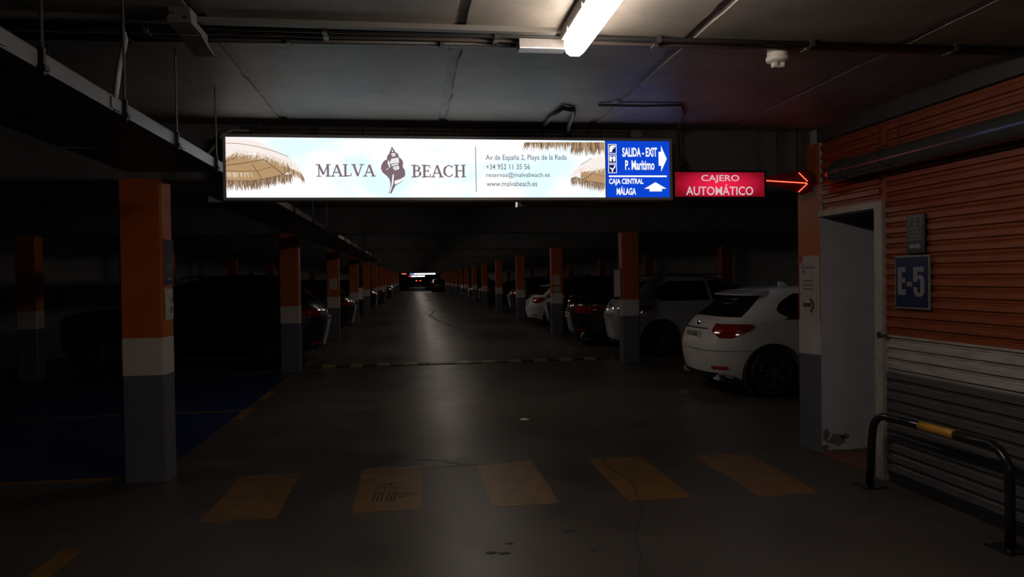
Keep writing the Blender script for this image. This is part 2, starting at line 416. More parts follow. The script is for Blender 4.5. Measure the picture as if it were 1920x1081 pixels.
def crack(pts, w):
    mb = MB(); rnd = random.Random(len(pts)); q = []
    for (a, b) in zip(pts[:-1], pts[1:]):
        n = max(2, int(math.hypot(b[0] - a[0], b[1] - a[1]) / .09))
        for i in range(n): q.append((a[0] + (b[0] - a[0]) * i / n + rnd.uniform(-w, w) * .8, a[1] + (b[1] - a[1]) * i / n + rnd.uniform(-w, w) * .8))
    q.append(pts[-1])
    stroke(mb, q, w, lambda x, y: (x, y, .0022))
    return obj('crack', mb, M_crack, floor)
crack([(.535, 42.8), (1.06, 37.4), (.67, 32.1), (.91, 28.6), (1.52, 22.4)], .07)
crack([(1.56, 5.0), (1.53, 4.8), (1.40, 4.5), (1.34, 4.38), (1.25, 4.0), (1.155, 3.7), (1.2, 3.2)], .012)
crack([(1.62, 6.22), (1.60, 5.9), (1.66, 5.5), (1.56, 5.0)], .010)
crack([(-2.16, 6.95), (-1.43, 7.04), (-.6, 6.8), (-.1, 6.6), (.2, 6.45), (.45, 6.24)], .010)
crack([(-1.33, 6.11), (-.61, 6.13), (.05, 6.2), (.45, 6.24), (.83, 6.28)], .012)
for y in (31.0, 38.2, 56, 68):
    flat('floor_joint', rag_rect(XL1, XR0, y - .06, y + .06, 6, .02), M_crack, .002)
for (x, y, r) in ((.55, 4.35, .03), (.42, 4.22, .045), (.50, 4.20, .04), (.95, 4.5, .05), (1.02, 4.15, .02)):
    rnd = random.Random(int(x * 100)); flat('stain', [(x + math.cos(a * PI / 5) * r * rnd.uniform(.6, 1.2), y + math.sin(a * PI / 5) * r * .5 * rnd.uniform(.6, 1.2)) for a in range(10)], M_crack, .002)
# tyre and boot scuffs on the second yellow block
mb = MB()
for dx in (0, .03, .06, .10, .13, .155):
    stroke(mb, [(-.32 + dx, 5.33), (-.315 + dx, 5.45), (-.30 + dx, 5.58)], .012, lambda x, y: (x, y, .0024))
for (cx, cy, r) in ((-.20, 5.66, .05), (-.27, 5.68, .04), (-.14, 5.65, .035), (-.10, 5.47, .04), (-.24, 5.76, .045), (-.17, 5.78, .04)):
    stroke(mb, [(cx + r * math.cos(a * .6), cy + r * .8 * math.sin(a * .6)) for a in range(9)], .012, lambda x, y: (x, y, .0024))
stroke(mb, [(-.13, 5.42), (-.05, 5.44), (0, 5.49), (-.06, 5.52), (-.13, 5.52)], .012, lambda x, y: (x, y, .0024))
tag(obj('scuff_mark', mb, M_crack, floor))
mb = MB().prism([(1.17, 8.12), (1.22, 8.09), (1.275, 8.14), (1.23, 8.20), (1.18, 8.18)], .001, .006)
mb.prism([(1.195, 8.13), (1.235, 8.12), (1.25, 8.15), (1.22, 8.17)], .006, .012)
tag(obj('paper_scrap', mb, mat('scrap_paper', (.8, .78, .75, 1), .6)), 'small white paper scrap lying on the dark aisle floor', 'litter')

# ------------------------------------------------------------------ speed bump across the aisle
t = thing('speed_bump', 'black and yellow speed bump across the aisle floor', 'speed bump', (XL0 + .4, 13.72, 0))
prof = [(0, 0), (.02, .018), (.10, .035), (.17, .038), (.24, .035), (.33, .016), (.36, 0)]
seg_b = MB().prism([(y, zz) for y, zz in prof], 0, .235, 'x').mesh('bump_segment', M_bumpblack)
seg_y = MB().prism([(y, zz) for y, zz in prof], 0, .235, 'x').mesh('bump_segment', M_bumpyellow)
for i in range(23):
    obj('bump_segment', seg_y if i % 2 else seg_b, None, t, loc=(i * .247, 0, .0))

# ------------------------------------------------------------------ fluorescent ceiling lamps
M_lamp_near = emit('lit_diffuser_warm', (1.0, .86, .72), LAMP)
M_lamp_end = emit('lit_end_cap_warm', (1.0, .82, .66), LAMP * .28)
M_lamp_far = emit('lit_diffuser_far', (1.0, .86, .72), LAMP * .68)  # far bay lamps: near lamp colour, emission turned down
M_lamp_cool = emit('lit_diffuser_cool', (.70, .80, 1.0), 4.0)
M_house = mat('lamp_housing', (.45, .42, .39, 1), .5)
M_clear = mat('lamp_clear_end', (.55, .50, .45, 1), .25)
def ceiling_lamp(x, y0, y1, m, label, group='ceiling fluorescent lamps', w=.06):
    t = thing('ceiling_lamp', label, 'lamp', (x, y0, CEIL), 0, group)
    L = y1 - y0
    obj('housing', MB().prism([(-w - .014, 0), (-w - .014, -.04), (-w - .008, -.052), (w + .008, -.052), (w + .014, -.04), (w + .014, 0)], 0, L, 'y'), M_house, t)
    pr = [(-w + .004, -.05), (-w + .004, -.085), (-w + .014, -.118), (-.024, -.135), (.024, -.135), (w - .014, -.118), (w - .004, -.085), (w - .004, -.05)]
    obj('diffuser', MB().prism(pr, .02, L - .02, 'y'), m, t)
    for a, b in ((0, .02), (L - .02, L)):
        obj('end_cap', MB().prism([(p * .98, q) for p, q in pr], a, b, 'y'), M_lamp_end if m is not M_lamp_cool else M_clear, t)
    n = max(3, int(L / .3))
    for i in range(n):
        yy = L * (i + .5) / n
        for s in (-1, 1): obj('clip', MB().box(s * (w + .008) - .009, s * (w + .008) + .009, yy - .018, yy + .018, -.066, -.02), M_house, t)
    return t
ceiling_lamp(.85, 2.46, 3.73, M_lamp_near, 'lit fluorescent ceiling lamp nearest the camera, in view at the top')
ceiling_lamp(.85, -4.6, -3.33, M_lamp_near, 'lit fluorescent ceiling lamp in the bay behind the camera')
for k, nm in enumerate(ordn[:14]):
    y = 8.8 if k == 0 else Y0 + S * k + 3.2
    ceiling_lamp(.85, y, y + 1.27, M_lamp_far, nm + ' lit fluorescent ceiling lamp beyond the long lit sign')
ceiling_lamp(-2.1, 8.7, 9.3, M_lamp_cool, 'cool white ceiling lamp over the left parking bays')
ceiling_lamp(4.62, 9.3, 9.9, M_lamp_cool, 'cool white ceiling lamp over the nearest right parking bay')

# ------------------------------------------------------------------ the big lit sign
SX0, SX1, SZ0, SZ1, SYF = -1.434, 2.168, 2.262, 2.735, 5.97
def sgn(px, py):
    top = 258 + (px - 425) * 9 / 828; bot = 370 + (px - 427) * 3 / 826
    return (SX0 + (px - 426) / 827 * (SX1 - SX0), SZ1 - (py - top) / (bot - top) * (SZ1 - SZ0))
SROOT = Vector(((SX0 + SX1) / 2, SYF + .08, SZ0))
def splace(depth):
    def f(px, py):
        x, zz = sgn(px, py); return (x - SROOT.x, SYF - depth - SROOT.y, zz - SROOT.z)
    return f
def spoly(mb, pts, depth, conv=lambda a, b: (a, b)):
    pl = splace(depth); mb.add([pl(*conv(*p)) for p in pts], [tuple(range(len(pts)))]); return mb
def sky_emit():
    m = bpy.data.materials.new('lit_sky_print'); m.use_nodes = True; nt = m.node_tree; nt.nodes.clear()
    e = nt.nodes.new('ShaderNodeEmission'); o = nt.nodes.new('ShaderNodeOutputMaterial'); g = nt.nodes.new('ShaderNodeNewGeometry')
    mp = nt.nodes.new('ShaderNodeMapping'); mp.inputs['Scale'].default_value = (1.1, 1, 2.6); mp.inputs['Location'].default_value = (.3, 0, .2)
    n = nt.nodes.new('ShaderNodeTexNoise'); n.inputs['Scale'].default_value = 1.6; n.inputs['Detail'].default_value = 3
    r = nt.nodes.new('ShaderNodeValToRGB'); r.color_ramp.elements[0].position = .42; r.color_ramp.elements[1].position = .62
    r.color_ramp.elements[0].color = (1, 1, 1, 1); r.color_ramp.elements[1].color = (.70, .89, 1, 1)
    nt.links.new(g.outputs['Position'], mp.inputs[0]); nt.links.new(mp.outputs[0], n.inputs['Vector']); nt.links.new(n.outputs['Fac'], r.inputs[0])
    nt.links.new(r.outputs[0], e.inputs[0]); e.inputs[1].default_value = SIGN; nt.links.new(e.outputs[0], o.inputs[0])
    return m
M_sky = sky_emit()
M_alu = mat('sign_frame_metal', (.42, .40, .40, 1), .4, .3)
E_white = emit('lit_white_print', (1, 1, 1), 1.0); E_blue = emit('lit_blue_print', '0d46d6', .95)
E_tan = emit('lit_tan_print', 'b8956c', 1.0); E_brown = emit('lit_brown_print', 'a48b76', 1.0); E_dark = emit('lit_dark_brown_print', '7c6450', .95)
E_pale = emit('lit_pale_thatch_print', 'e2cdb4', 1.0); E_cream = emit('lit_cream_print', 'f6ebe6', 1.05)
E_mauve = emit('lit_mauve_print', '7d6a70', 1.0); E_grey = emit('lit_grey_print', '6e6e70', 1.0); E_navy = emit('lit_navy_print', '0a1f66', .9)
sign = thing('lightbox_sign', 'long lit sign with beach umbrellas and a blue exit panel, under the beam', 'sign', SROOT)
w_, d_ = (SX1 - SX0) / 2, .08
H_ = SZ1 - SZ0
fr = .022
mb = MB().box(-w_ - fr, w_ + fr, -d_ + .012, d_, -fr, H_ + fr)
obj('case', mb, M_alu, sign)
mb = MB().box(-w_ - fr, w_ + fr, -d_ - .01, -d_ + .012, -fr, 0).box(-w_ - fr, w_ + fr, -d_ - .01, -d_ + .012, H_, H_ + fr)
mb.box(-w_ - fr, -w_, -d_ - .01, -d_ + .012, 0, H_).box(w_, w_ + fr, -d_ - .01, -d_ + .012, 0, H_)
obj('frame', mb, M_alu, sign)
XB = sgn(1125, 300)[0] - SROOT.x
wp = obj('white_panel', MB().box(-w_, XB, -d_ + .002, -d_ + .012, 0, H_), M_sky, sign)
bp = obj('blue_panel', MB().box(XB + .004, w_, -d_ + .002, -d_ + .012, 0, H_), E_blue, sign)
obj('panel_divider', MB().box(XB - .002, XB + .006, -d_ - .004, -d_ + .012, 0, H_), M_alu, sign)
c1 = lambda a, b: (420 + a / 8.317, 250 + b / 8.317)
c3 = lambda a, b: (960 + a / 9.006, 255 + b / 9.006)
csh = lambda a, b: (680 + a / 9.4, 260 + b / 9.4)
def interp(pts, t):
    L = [0]
    for a, b in zip(pts[:-1], pts[1:]): L.append(L[-1] + math.hypot(b[0] - a[0], b[1] - a[1]))
    s = t * L[-1]
    for i in range(len(L) - 1):
        if s <= L[i + 1] + 1e-9:
            k = (s - L[i]) / max(1e-9, L[i + 1] - L[i]); return (pts[i][0] + (pts[i + 1][0] - pts[i][0]) * k, pts[i][1] + (pts[i + 1][1] - pts[i][1]) * k)
    return pts[-1]
def strands(mbs, pts, n, l0, l1, dx, wd, conv, seed, lean=0.):
    """tapered straws hanging from a curve, shared out over the tone meshes"""
    rnd = random.Random(seed)
    for i in range(n):
        tt = (i + rnd.random()) / n; p = interp(pts, tt); L = rnd.uniform(l0, l1)
        d = dx + rnd.uniform(-.25, .25) + lean * (tt - .5)
        q = (p[0] + d * L, p[1] + L); mid = ((p[0] + q[0]) / 2 + rnd.uniform(-6, 6), (p[1] + q[1]) / 2)
        w = wd * rnd.uniform(.6, 1.3)
        k = rnd.randrange(len(mbs)); mb, dep = mbs[k]
        q = (q[0], min(q[1], 10000)); xs = 49 if conv is c1 else -9999; xe = 1474 if conv is c3 else 99999
        pp = [(max(xs, min(xe, a)), b) for a, b in [(p[0] - w, p[1]), (p[0] + w, p[1]), (mid[0] + w, mid[1]), q, (mid[0] - w, mid[1])]]
        spoly(mb, pp, dep + .00012 * (i % 8), conv)
# left umbrella print
um = obj('umbrella_print', spoly(MB(), [(46, 72), (300, 75), (560, 150), (760, 270), (960, 370), (1080, 500), (1150, 620), (1180, 740), (1050, 700), (880, 650), (560, 720), (46, 735)], .0005, c1), E_cream, wp)
obj('underside', spoly(MB(), [(46, 525), (46, 385), (200, 300), (350, 345), (600, 345), (760, 430), (950, 470), (972, 560), (900, 640), (570, 718), (380, 742), (46, 738)], .0012, c1), E_tan, wp)
tone = [(MB(), .0022), (MB(), .0024), (MB(), .0026)]
strands(tone, [(46, 730), (380, 742), (570, 715), (880, 645), (1000, 640)], 240, 90, 190, .02, 6, c1, 1)
strands(tone, [(900, 500), (1000, 560), (1120, 600), (1170, 690)], 90, 60, 150, .15, 5, c1, 2)
tone2 = [(MB(), .0030), (MB(), .0032)]
strands(tone2, [(46, 290), (200, 260), (420, 290), (640, 330), (800, 390), (980, 450), (1100, 560)], 150, 60, 150, -.25, 5, c1, 3, 1.2)
strands(tone2, [(46, 610), (420, 610)], 26, 80, 115, .15, 3, c1, 4)
strands([(tone[1][0], .0027)], [(46, 610), (480, 600), (780, 560)], 50, 60, 110, .18, 3, c1, 5)
strands([(tone[1][0], .0027)], [(450, 470), (600, 420), (680, 510)], 30, 50, 90, .5, 3, c1, 6)
strands([(tone[2][0], .0027)], [(46, 420), (300, 330), (600, 360), (780, 440)], 60, 40, 90, -.2, 3, c1, 16)
# right umbrella print
obj('umbrella_print', spoly(MB(), [(1475, 350), (1475, 570), (1300, 610), (1060, 650), (880, 760), (850, 750), (920, 620), (1040, 500), (1250, 385)], .0005, c3), E_cream, wp)
obj('underside', spoly(MB(), [(1475, 560), (1475, 830), (1200, 790), (1060, 770), (1040, 690), (1060, 620), (1300, 600)], .0012, c3), E_tan, wp)
strands(tone, [(1475, 820), (1200, 780), (1060, 740), (960, 700), (880, 730)], 150, 70, 190, -.02, 6, c3, 7)
strands(tone, [(75, 120), (900, 120)], 110, 40, 175, -.1, 8, c3, 8)
strands(tone, [(900, 120), (1000, 120), (1475, 120)], 120, 140, 265, -.02, 9, c3, 9)
strands(tone2, [(930, 620), (1060, 560), (1300, 560), (1475, 540)], 50, 50, 120, -.4, 4, c3, 10)
for (mb, dd), e in zip(tone, (E_brown, E_tan, E_dark)): tag(obj('thatch_print', mb, e, wp), kind='stuff')
for (mb, dd), e in zip(tone2, (E_pale, E_cream)): tag(obj('thatch_print', mb, e, wp), kind='stuff')
mb = MB()
def sline(pts, w, conv, dep=.0036):
    stroke(mb, [conv(*p) for p in pts], w, splace(dep))
sline([(46, 160), (240, 167), (500, 212), (760, 290), (960, 372)], .9, c1)
sline([(46, 505), (300, 470), (600, 415), (740, 530), (880, 650)], 1.8, c1); sline([(430, 490), (500, 600), (566, 718), (570, 780)], 1.6, c1)
sline([(46, 588), (300, 598), (500, 588), (700, 530)], 1.1, c1); sline([(46, 738), (380, 742), (570, 716), (870, 645), (960, 590)], 1.1, c1)
sline([(1040, 505), (1140, 450), (1250, 385)], .9, c3); sline([(1060, 770), (1200, 690), (1340, 580)], 1.5, c3)
sline([(1280, 650), (1400, 690), (1474, 697)], .8, c3); sline([(1190, 780), (1330, 800), (1474, 835)], .9, c3)
tag(obj('frame_line_print', mb, E_dark, wp), kind='stuff')
# slab-serif lettering, drawn as strokes
def serif_word(word, x0, x1, y0, y1, depth):
    G = {  # unit glyphs: (advance, thick polylines, thin polylines, serif centres on (x, y))
        'M': (1.25, [[(.98, 0), (.98, 1)], [(.2, 1), (.6, .15)]], [[(.2, 0), (.2, 1)], [(.6, .15), (.98, 1)]], [(.2, 0), (.98, 0), (.12, 1), (1.04, 1)]),
        'A': (1.0, [[(.5, 1), (.86, 0)]], [[(.5, 1), (.12, 0)], [(.25, .33), (.74, .33)]], [(.13, 0), (.86, 0)]),
        'L': (.82, [[(.24, 0), (.24, 1)]], [[(.24, .04), (.72, .04), (.74, .28)]], [(.24, 0), (.24, 1)]),
        'V': (1.0, [[(.14, 1), (.5, 0)]], [[(.86, 1), (.5, 0)]], [(.14, 1), (.86, 1)]),
        'B': (.88, [[(.24, 0), (.24, 1)], [(.66, .86), (.7, .74), (.64, .6)], [(.74, .4), (.77, .26), (.7, .12)]], [[(.24, .96), (.54, .96), (.66, .86)], [(.24, .54), (.5, .54), (.64, .6)], [(.5, .54), (.68, .48), (.74, .4)], [(.24, .04), (.55, .04), (.7, .12)]], [(.2, 0), (.2, 1)]),
        'E': (.86, [[(.24, 0), (.24, 1)]], [[(.24, .96), (.72, .96), (.74, .76)], [(.24, .52), (.58, .52), (.58, .64)], [(.58, .52), (.58, .4)], [(.24, .04), (.74, .04), (.78, .26)]], [(.2, 0), (.2, 1)]),
        'C': (.98, [[(.28, .86), (.15, .68), (.13, .5), (.15, .32), (.28, .14)]], [[(.28, .86), (.5, .98), (.72, .92), (.82, .76), (.84, .98)], [(.28, .14), (.5, .02), (.72, .07), (.86, .24)]], []),
        'H': (1.08, [[(.24, 0), (.24, 1)], [(.84, 0), (.84, 1)]], [[(.24, .52), (.84, .52)]], [(.24, 0), (.84, 0), (.24, 1), (.84, 1)])}
    tot = sum(G[c][0] for c in word); sx = (x1 - x0) / tot; sy = y1 - y0; mb = MB(); pl = splace(depth); cx = x0
    for c in word:
        adv, th, tn, se = G[c]
        f = lambda p: (cx + p[0] * sx, y1 - p[1] * sy)
        for a in th: stroke(mb, [f(p) for p in a], sx * .19, pl)
        for a in tn: stroke(mb, [f(p) for p in a], sx * .10, pl)
        for (a, b) in se:
            q = f((a, b)); stroke(mb, [(q[0] - sx * .21, q[1]), (q[0] + sx * .21, q[1])], sx * .09, pl)
        cx += adv * sx
    return mb
obj('name_lettering', serif_word('MALVA', 584, 689, 309.5, 331, .004), E_mauve, wp)
obj('name_lettering', serif_word('BEACH', 755.5, 857, 311, 333, .004), E_mauve, wp)
obj('divider_line', spoly(MB(), [(874.4, 276), (875.8, 276), (876.2, 361), (874.8, 361)], .004), E_grey, wp)
sh = obj('shell_emblem', spoly(MB(), [(380, 145), (435, 240), (490, 285), (495, 330), (550, 380), (568, 430), (560, 510), (595, 560), (603, 640), (575, 730), (520, 780), (430, 835), (400, 890), (360, 970), (305, 965), (335, 890), (345, 800), (330, 720), (290, 670), (210, 600), (183, 530), (200, 460), (240, 400), (290, 375), (295, 320), (330, 275)], .004, csh), E_mauve, wp)
mb = MB()
for pl_ in ([(365, 365), (490, 345), (503, 430), (328, 455)], [(358, 472), (480, 442), (490, 462), (372, 492)], [(385, 640), (407, 640), (392, 800), (335, 958), (318, 958), (362, 830)],
            [(414, 750), (520, 720), (590, 675), (575, 728), (500, 782), (420, 818)], [(368, 272), (430, 265), (440, 292), (370, 300)], [(375, 312), (440, 302), (445, 320), (375, 326)],
            [(376, 190), (407, 242), (385, 248)], [(392, 505), (490, 482), (500, 540), (432, 568), (396, 548)], [(300, 430), (325, 380), (330, 450), (350, 510), (330, 515)], [(270, 555), (330, 518), (322, 532), (278, 560)]):
    spoly(mb, pl_, .0048, csh)
obj('shell_highlight', mb, E_white, wp)
mb = MB()
for a in range(6): stroke(mb, [csh(360 + a * 26, 372 - a * 2), csh(352 + a * 28, 446 - a * 3)], .5, splace(.0054))
for a in range(5): stroke(mb, [csh(395, 515 + a * 11), csh(490 - a * 8, 495 + a * 13)], .45, splace(.0054))
for a in range(5): stroke(mb, [csh(470 + a * 15, 690 - a * 3 + 20), csh(455 + a * 15, 740 - a * 6)], .5, splace(.0054))
obj('shell_hatching', mb, E_mauve, wp)
PL = splace(.004)
FL = lambda u, v: PL(u, -v)
for body, a, b, y0, y1 in (('Av de España 2, Playa de la Rada', 894, 1049, 304.5, 291.5), ('+34 952 11 35 56', 894.5, 978, 319.3, 309), ('reservas@malvabeach.es', 894.5, 1016.5, 336, 324.5), ('www.malvabeach.es', 895, 991.5, 351, 341)):
    obj('contact_lettering', text_fit(MB(), body, a, b, -y0, -y1, FL, .008), E_grey, wp)
# blue exit panel
for body, a, b, y0, y1, bo in (('SALIDA - EXIT', 1158.5, 1228, 296, 278.5, .03), ('P. Marítimo', 1164, 1222.5, 320.8, 302.5, .025), ('CAJA CENTRAL', 1131.5, 1200, 350.3, 337, .03), ('MÁLAGA', 1146.5, 1185, 368, 351.5, .03)):
    obj('panel_lettering', text_fit(MB(), body, a, b, -y0, -y1, FL, bo), E_white, bp)
obj('arrow', spoly(MB(), [(1231, 286.5), (1236, 286.5), (1236, 275), (1247.5, 300), (1236, 324), (1236, 313), (1231, 313)], .004), E_white, bp)
obj('arrow', spoly(MB(), [(1224, 344), (1246.5, 356.5), (1237, 356.5), (1237, 361.5), (1212, 361.5), (1212, 356.5), (1201.5, 356.5)], .004), E_white, bp)
obj('divider_line', spoly(MB(), [(1131.5, 331), (1247, 331.3), (1247, 334.5), (1131.5, 334)], .004), E_white, bp)
for (y0, y1, gl) in ((272, 290, 0), (292, 308.5, 1), (309.8, 326.5, 2)):
    ic = obj('pictogram', spoly(MB(), [(1130.5, y0), (1147.3, y0), (1147.3, y1), (1130.5, y1)], .0035), E_white, bp)
    obj('pictogram_field', spoly(MB(), [(1131.7, y0 + 1.2), (1146.1, y0 + 1.2), (1146.1, y1 - 1.2), (1131.7, y1 - 1.2)], .0042), E_navy, bp)
    mb = MB()
    if gl == 0: spoly(mb, [(1133, y0 + 15), (1133.5, y0 + 5), (1136, y0 + 2.5), (1145, y0 + 2.5), (1145, y0 + 5.5), (1139.5, y0 + 6.5), (1144, y0 + 7.5), (1139.5, y0 + 9.5), (1138, y0 + 15)], .005)
    if gl == 1:
        spoly(mb, [(1133, y0 + 3), (1137.6, y0 + 3), (1137.6, y0 + 11), (1136, y0 + 14), (1133, y0 + 11)], .005); spoly(mb, [(1140, y0 + 3), (1144.8, y0 + 3), (1144.8, y0 + 11), (1142, y0 + 14), (1140, y0 + 11)], .005); spoly(mb, [(1137.6, y0 + 5), (1140, y0 + 5), (1140, y0 + 7), (1137.6, y0 + 7)], .005)
    if gl == 2:
        spoly(mb, [(1132.5, y0 + 6), (1136, y0 + 6.5), (1138.5, y0 + 9), (1142, y0 + 5), (1142.5, y0 + 2), (1145, y0 + 3), (1143.5, y0 + 7), (1140, y0 + 10.5), (1139.8, y0 + 14.5), (1137.6, y0 + 14.5), (1137, y0 + 10.5), (1134.5, y0 + 8.3)], .005)
    obj('pictogram_glyph', mb, E_white, bp)
for x in (-1.2, -.75, 1.6):
    obj('hanger_rod', MB().tube([(x - SROOT.x, .02, H_ + fr), (x - SROOT.x, .02, CEIL - SROOT.z)], .004, 6), M_dmetal, sign)

# ------------------------------------------------------------------ red lit sign and LED arrow
def red_emit():
    m = bpy.data.materials.new('lit_red_panel'); m.use_nodes = True; nt = m.node_tree; nt.nodes.clear()
    e = nt.nodes.new('ShaderNodeEmission'); o = nt.nodes.new('ShaderNodeOutputMaterial'); tc = nt.nodes.new('ShaderNodeTexCoord')
    mp = nt.nodes.new('ShaderNodeMapping'); mp.inputs['Scale'].default_value = (2.35, 1, 7.0)
    g = nt.nodes.new('ShaderNodeTexGradient'); g.gradient_type = 'SPHERICAL'
    r = nt.nodes.new('ShaderNodeValToRGB'); r.color_ramp.elements[0].color = lin('7a0c1c'); r.color_ramp.elements[1].color = lin('f02048'); r.color_ramp.elements[1].position = .8
    nt.links.new(tc.outputs['Object'], mp.inputs[0]); nt.links.new(mp.outputs[0], g.inputs[0]); nt.links.new(g.outputs['Fac'], r.inputs[0]); nt.links.new(r.outputs[0], e.inputs[0]); nt.links.new(e.outputs[0], o.inputs[0])
    return m
RX0, RX1, RZ0, RZ1, RY = 2.225, 3.033, 2.272, 2.481, 6.0
RC = Vector(((RX0 + RX1) / 2, RY, (RZ0 + RZ1) / 2))
t = thing('red_lit_sign', 'red lit sign with white lettering beside the long white sign', 'sign', RC)
hw, hh = (RX1 - RX0) / 2, (RZ1 - RZ0) / 2
mb = MB().box(-hw - .012, hw + .012, .006, .07, -hh - .012, hh + .016)
mb.box(-hw - .012, hw + .012, -.006, .006, hh, hh + .016).box(-hw - .012, hw + .012, -.006, .006, -hh - .012, -hh).box(-hw - .012, -hw, -.006, .006, -hh, hh).box(hw, hw + .012, -.006, .006, -hh, hh)
obj('case', mb, M_black, t)
rp = obj('panel', MB().box(-hw, hw, 0, .006, -hh, hh), red_emit(), t)
mb = MB()
text_fit(mb, 'CAJERO', -.165 * 1.02, .175, .012, .082, lambda u, v: (u, -.002, v), .012)
text_fit(mb, 'AUTOMÁTICO', -.305, .30, -.092, .002, lambda u, v: (u, -.002, v), .012)
obj('lettering', mb, emit('lit_pink_white', 'e8c8cc', .85), rp)
for x in (-.33, .33): obj('hanger_rod', MB().tube([(x, .03, hh), (x, .03, CEIL - RC.z)], .004, 6), M_dmetal, t)
def rsg(px, py): return (3.057 + (px - 1438) / 82 * .406, 2.4085 - (py - 339) / 46 * .207)
t = thing('led_arrow_sign', 'red dotted light arrow pointing to the doorway beside the red sign', 'arrow sign', (3.27, 6.02, 2.40))
pts = [(1436, 331), (1455, 327), (1480, 321), (1505, 317), (1524, 319), (1530, 340), (1526, 358), (1508, 365), (1480, 354), (1455, 348), (1436, 346)]
obj('back_plate', MB().prism([(rsg(*p)[0] - 3.27, rsg(*p)[1] - 2.40) for p in pts], .0, .03, 'y'), mat('arrow_plate_red', (.16, .012, .008, 1), .35), t)
mb = MB()
dots = [(1440 + i * 3.05, 338 + i * .19) for i in range(25)] + [(1501 + i * 2.35, 323.5 + i * 2.45) for i in range(7)] + [(1500 + i * 2.5, 359 - i * 2.45) for i in range(7)]
for d in dots:
    x, zz = rsg(*d); mb.lathe([(.0042, 0), (.0042, -.004), (.0025, -.007)], 8, 'y', (x - 3.27, 0, zz - 2.40))
ld = obj('led_dots', mb, emit('led_red', (1.0, .10, .05), 7.0), t); ld['kind'] = 'stuff'
for x in (-.10, .08): obj('hanger_bracket', MB().box(x, x + .01, .005, .015, .08, CEIL - 2.40), M_dmetal, t)

# ------------------------------------------------------------------ distant signs and beacons
def distant_sign(x0, x1, y, z0, z1, label, blue_left=True, red=False):
    t = thing('lightbox_sign', label, 'sign', ((x0 + x1) / 2, y, z0)); w = (x1 - x0) / 2; h = z1 - z0
    obj('case', MB().box(-w - .04, w + .04, 0, .16, -.03, h + .03), M_alu, t)
    b = w * .32
    obj('white_panel', MB().box(-w + b, w, -.01, 0, 0, h), emit('lit_white_far', (.9, .95, 1), 1.6), t)
    bq = obj('blue_panel', MB().box(-w, -w + b, -.01, 0, 0, h), emit('lit_red_far', 'd03020', 1.2) if red else emit('lit_blue_far', '7088e0', 1.0), t)
    mb = MB().box(-.22, .0, -.02, -.01, h * .55, h * .95).box(.7, .73, -.02, -.01, .05, h - .05)
    obj('print', mb, E_mauve, t)
    for x in (-w * .6, w * .6): obj('hanger_rod', MB().tube([(x, .08, h), (x, .08, CEIL - z0)], .01, 6), M_dmetal, t)
distant_sign(-.46, 3.14, 104.3, 2.28, 2.73, 'small lit white sign hanging far down the aisle')
distant_sign(-.98, 2.52, 160, 2.17, 2.50, 'farthest lit white strip sign, just below the far one', red=True)
t = thing('red_lit_sign', 'tiny red lit sign left of the far white sign', 'sign', (-1.27, 104.3, 2.36))
obj('case', MB().box(-.37, .37, 0, .08, -.02, .25), M_black, t); obj('panel', MB().box(-.34, .34, -.01, 0, 0, .22), emit('lit_red_farther', 'ff7060', 1.2), t)
obj('hanger_rod', MB().tube([(0, .04, .22), (0, .04, CEIL - 2.36)], .01, 6), M_dmetal, t)

# ------------------------------------------------------------------ ceiling services
def conduit(name, label, pts, r, m, clips=0, group=None):
    t = thing(name, label, 'pipe', pts[0], 0, group)
    a = Vector(pts[0]); q = [Vector(p) - a for p in pts]
    obj('pipe', MB().tube(q, r, 10), m, t, True)
    for i in range(clips):
        p = q[0].lerp(q[-1], (i + .5) / clips)
        obj('clip', MB().box(p.x - .012, p.x + .012, p.y - r - .012, p.y + r + .012, p.z - r - .004, CEIL - a.z), m, t)
    return t
XA, XZ = -2.6, 3.5
t = thing('cable_trunking', 'pale flat trunking along the ceiling behind the lamp', 'trunking', (XA, 3.72, CEIL))
obj('channel', MB().box(0, 3.35, -.02, .02, -.022, 0), mat('trunking_grey', (.15, .14, .13, 1), .5), t)
obj('lid', MB().box(0, 3.35, -.022, .022, -.027, -.021), mat('trunking_grey', (.15, .14, .13, 1), .5), t)
conduit('ceiling_conduit', 'dark conduit next to the pale ceiling trunking', [(XA, 3.80, 2.862), (XZ, 3.78, 2.862)], .014, M_condark, 7)
conduit('ceiling_conduit', 'brownish conduit in the middle of the ceiling pipes', [(XA, 3.875, 2.862), (XZ, 3.84, 2.862)], .016, mat('conduit_brown', (.14, .115, .10, 1), .4), 7)
conduit('ceiling_conduit', 'thick black conduit ending at the white-faced box', [(XA, 4.0, 2.852), (.57, 3.90, 2.852)], .018, M_condark, 4)
t = thing('emergency_light', 'unlit oblong box with white face on the ceiling beside the lamp', 'emergency light', (.695, 3.83, CEIL))
obj('body', MB().box(-.125, .125, -.045, .042, -.075, 0), M_conduit, t)
obj('white_face', MB().box(-.122, .122, -.042, .039, -.08, -.075), mat('face_white', (.88, .90, .94, 1), .3), t)
t = thing('junction_cover', 'bent dark metal cover box on the left ceiling conduits', 'junction box', (-1.05, 3.57, CEIL))
obj('body', MB().box(-.055, .05, 0, .28, -.075, -.042), mat('cover_grey', (.13, .12, .115, 1), .5), t)
obj('mounting_bracket', MB().box(-.05, .045, .005, .11, -.042, 0), mat('cover_grey', (.13, .12, .115, 1), .5), t)
obj('flap', MB().prism([(.17, -.075), (.28, -.075), (.41, -.105), (.41, -.11), (.27, -.10), (.17, -.08)], -.05, .05, 'x'), mat('cover_grey', (.13, .12, .115, 1), .5), t)
for p in ((-.03, -.03), (.03, -.05)): obj('screw', MB().lathe([(.006, 0), (.006, -.004)], 8, 'y', (p[0], 0, p[1])), M_dmetal, t)
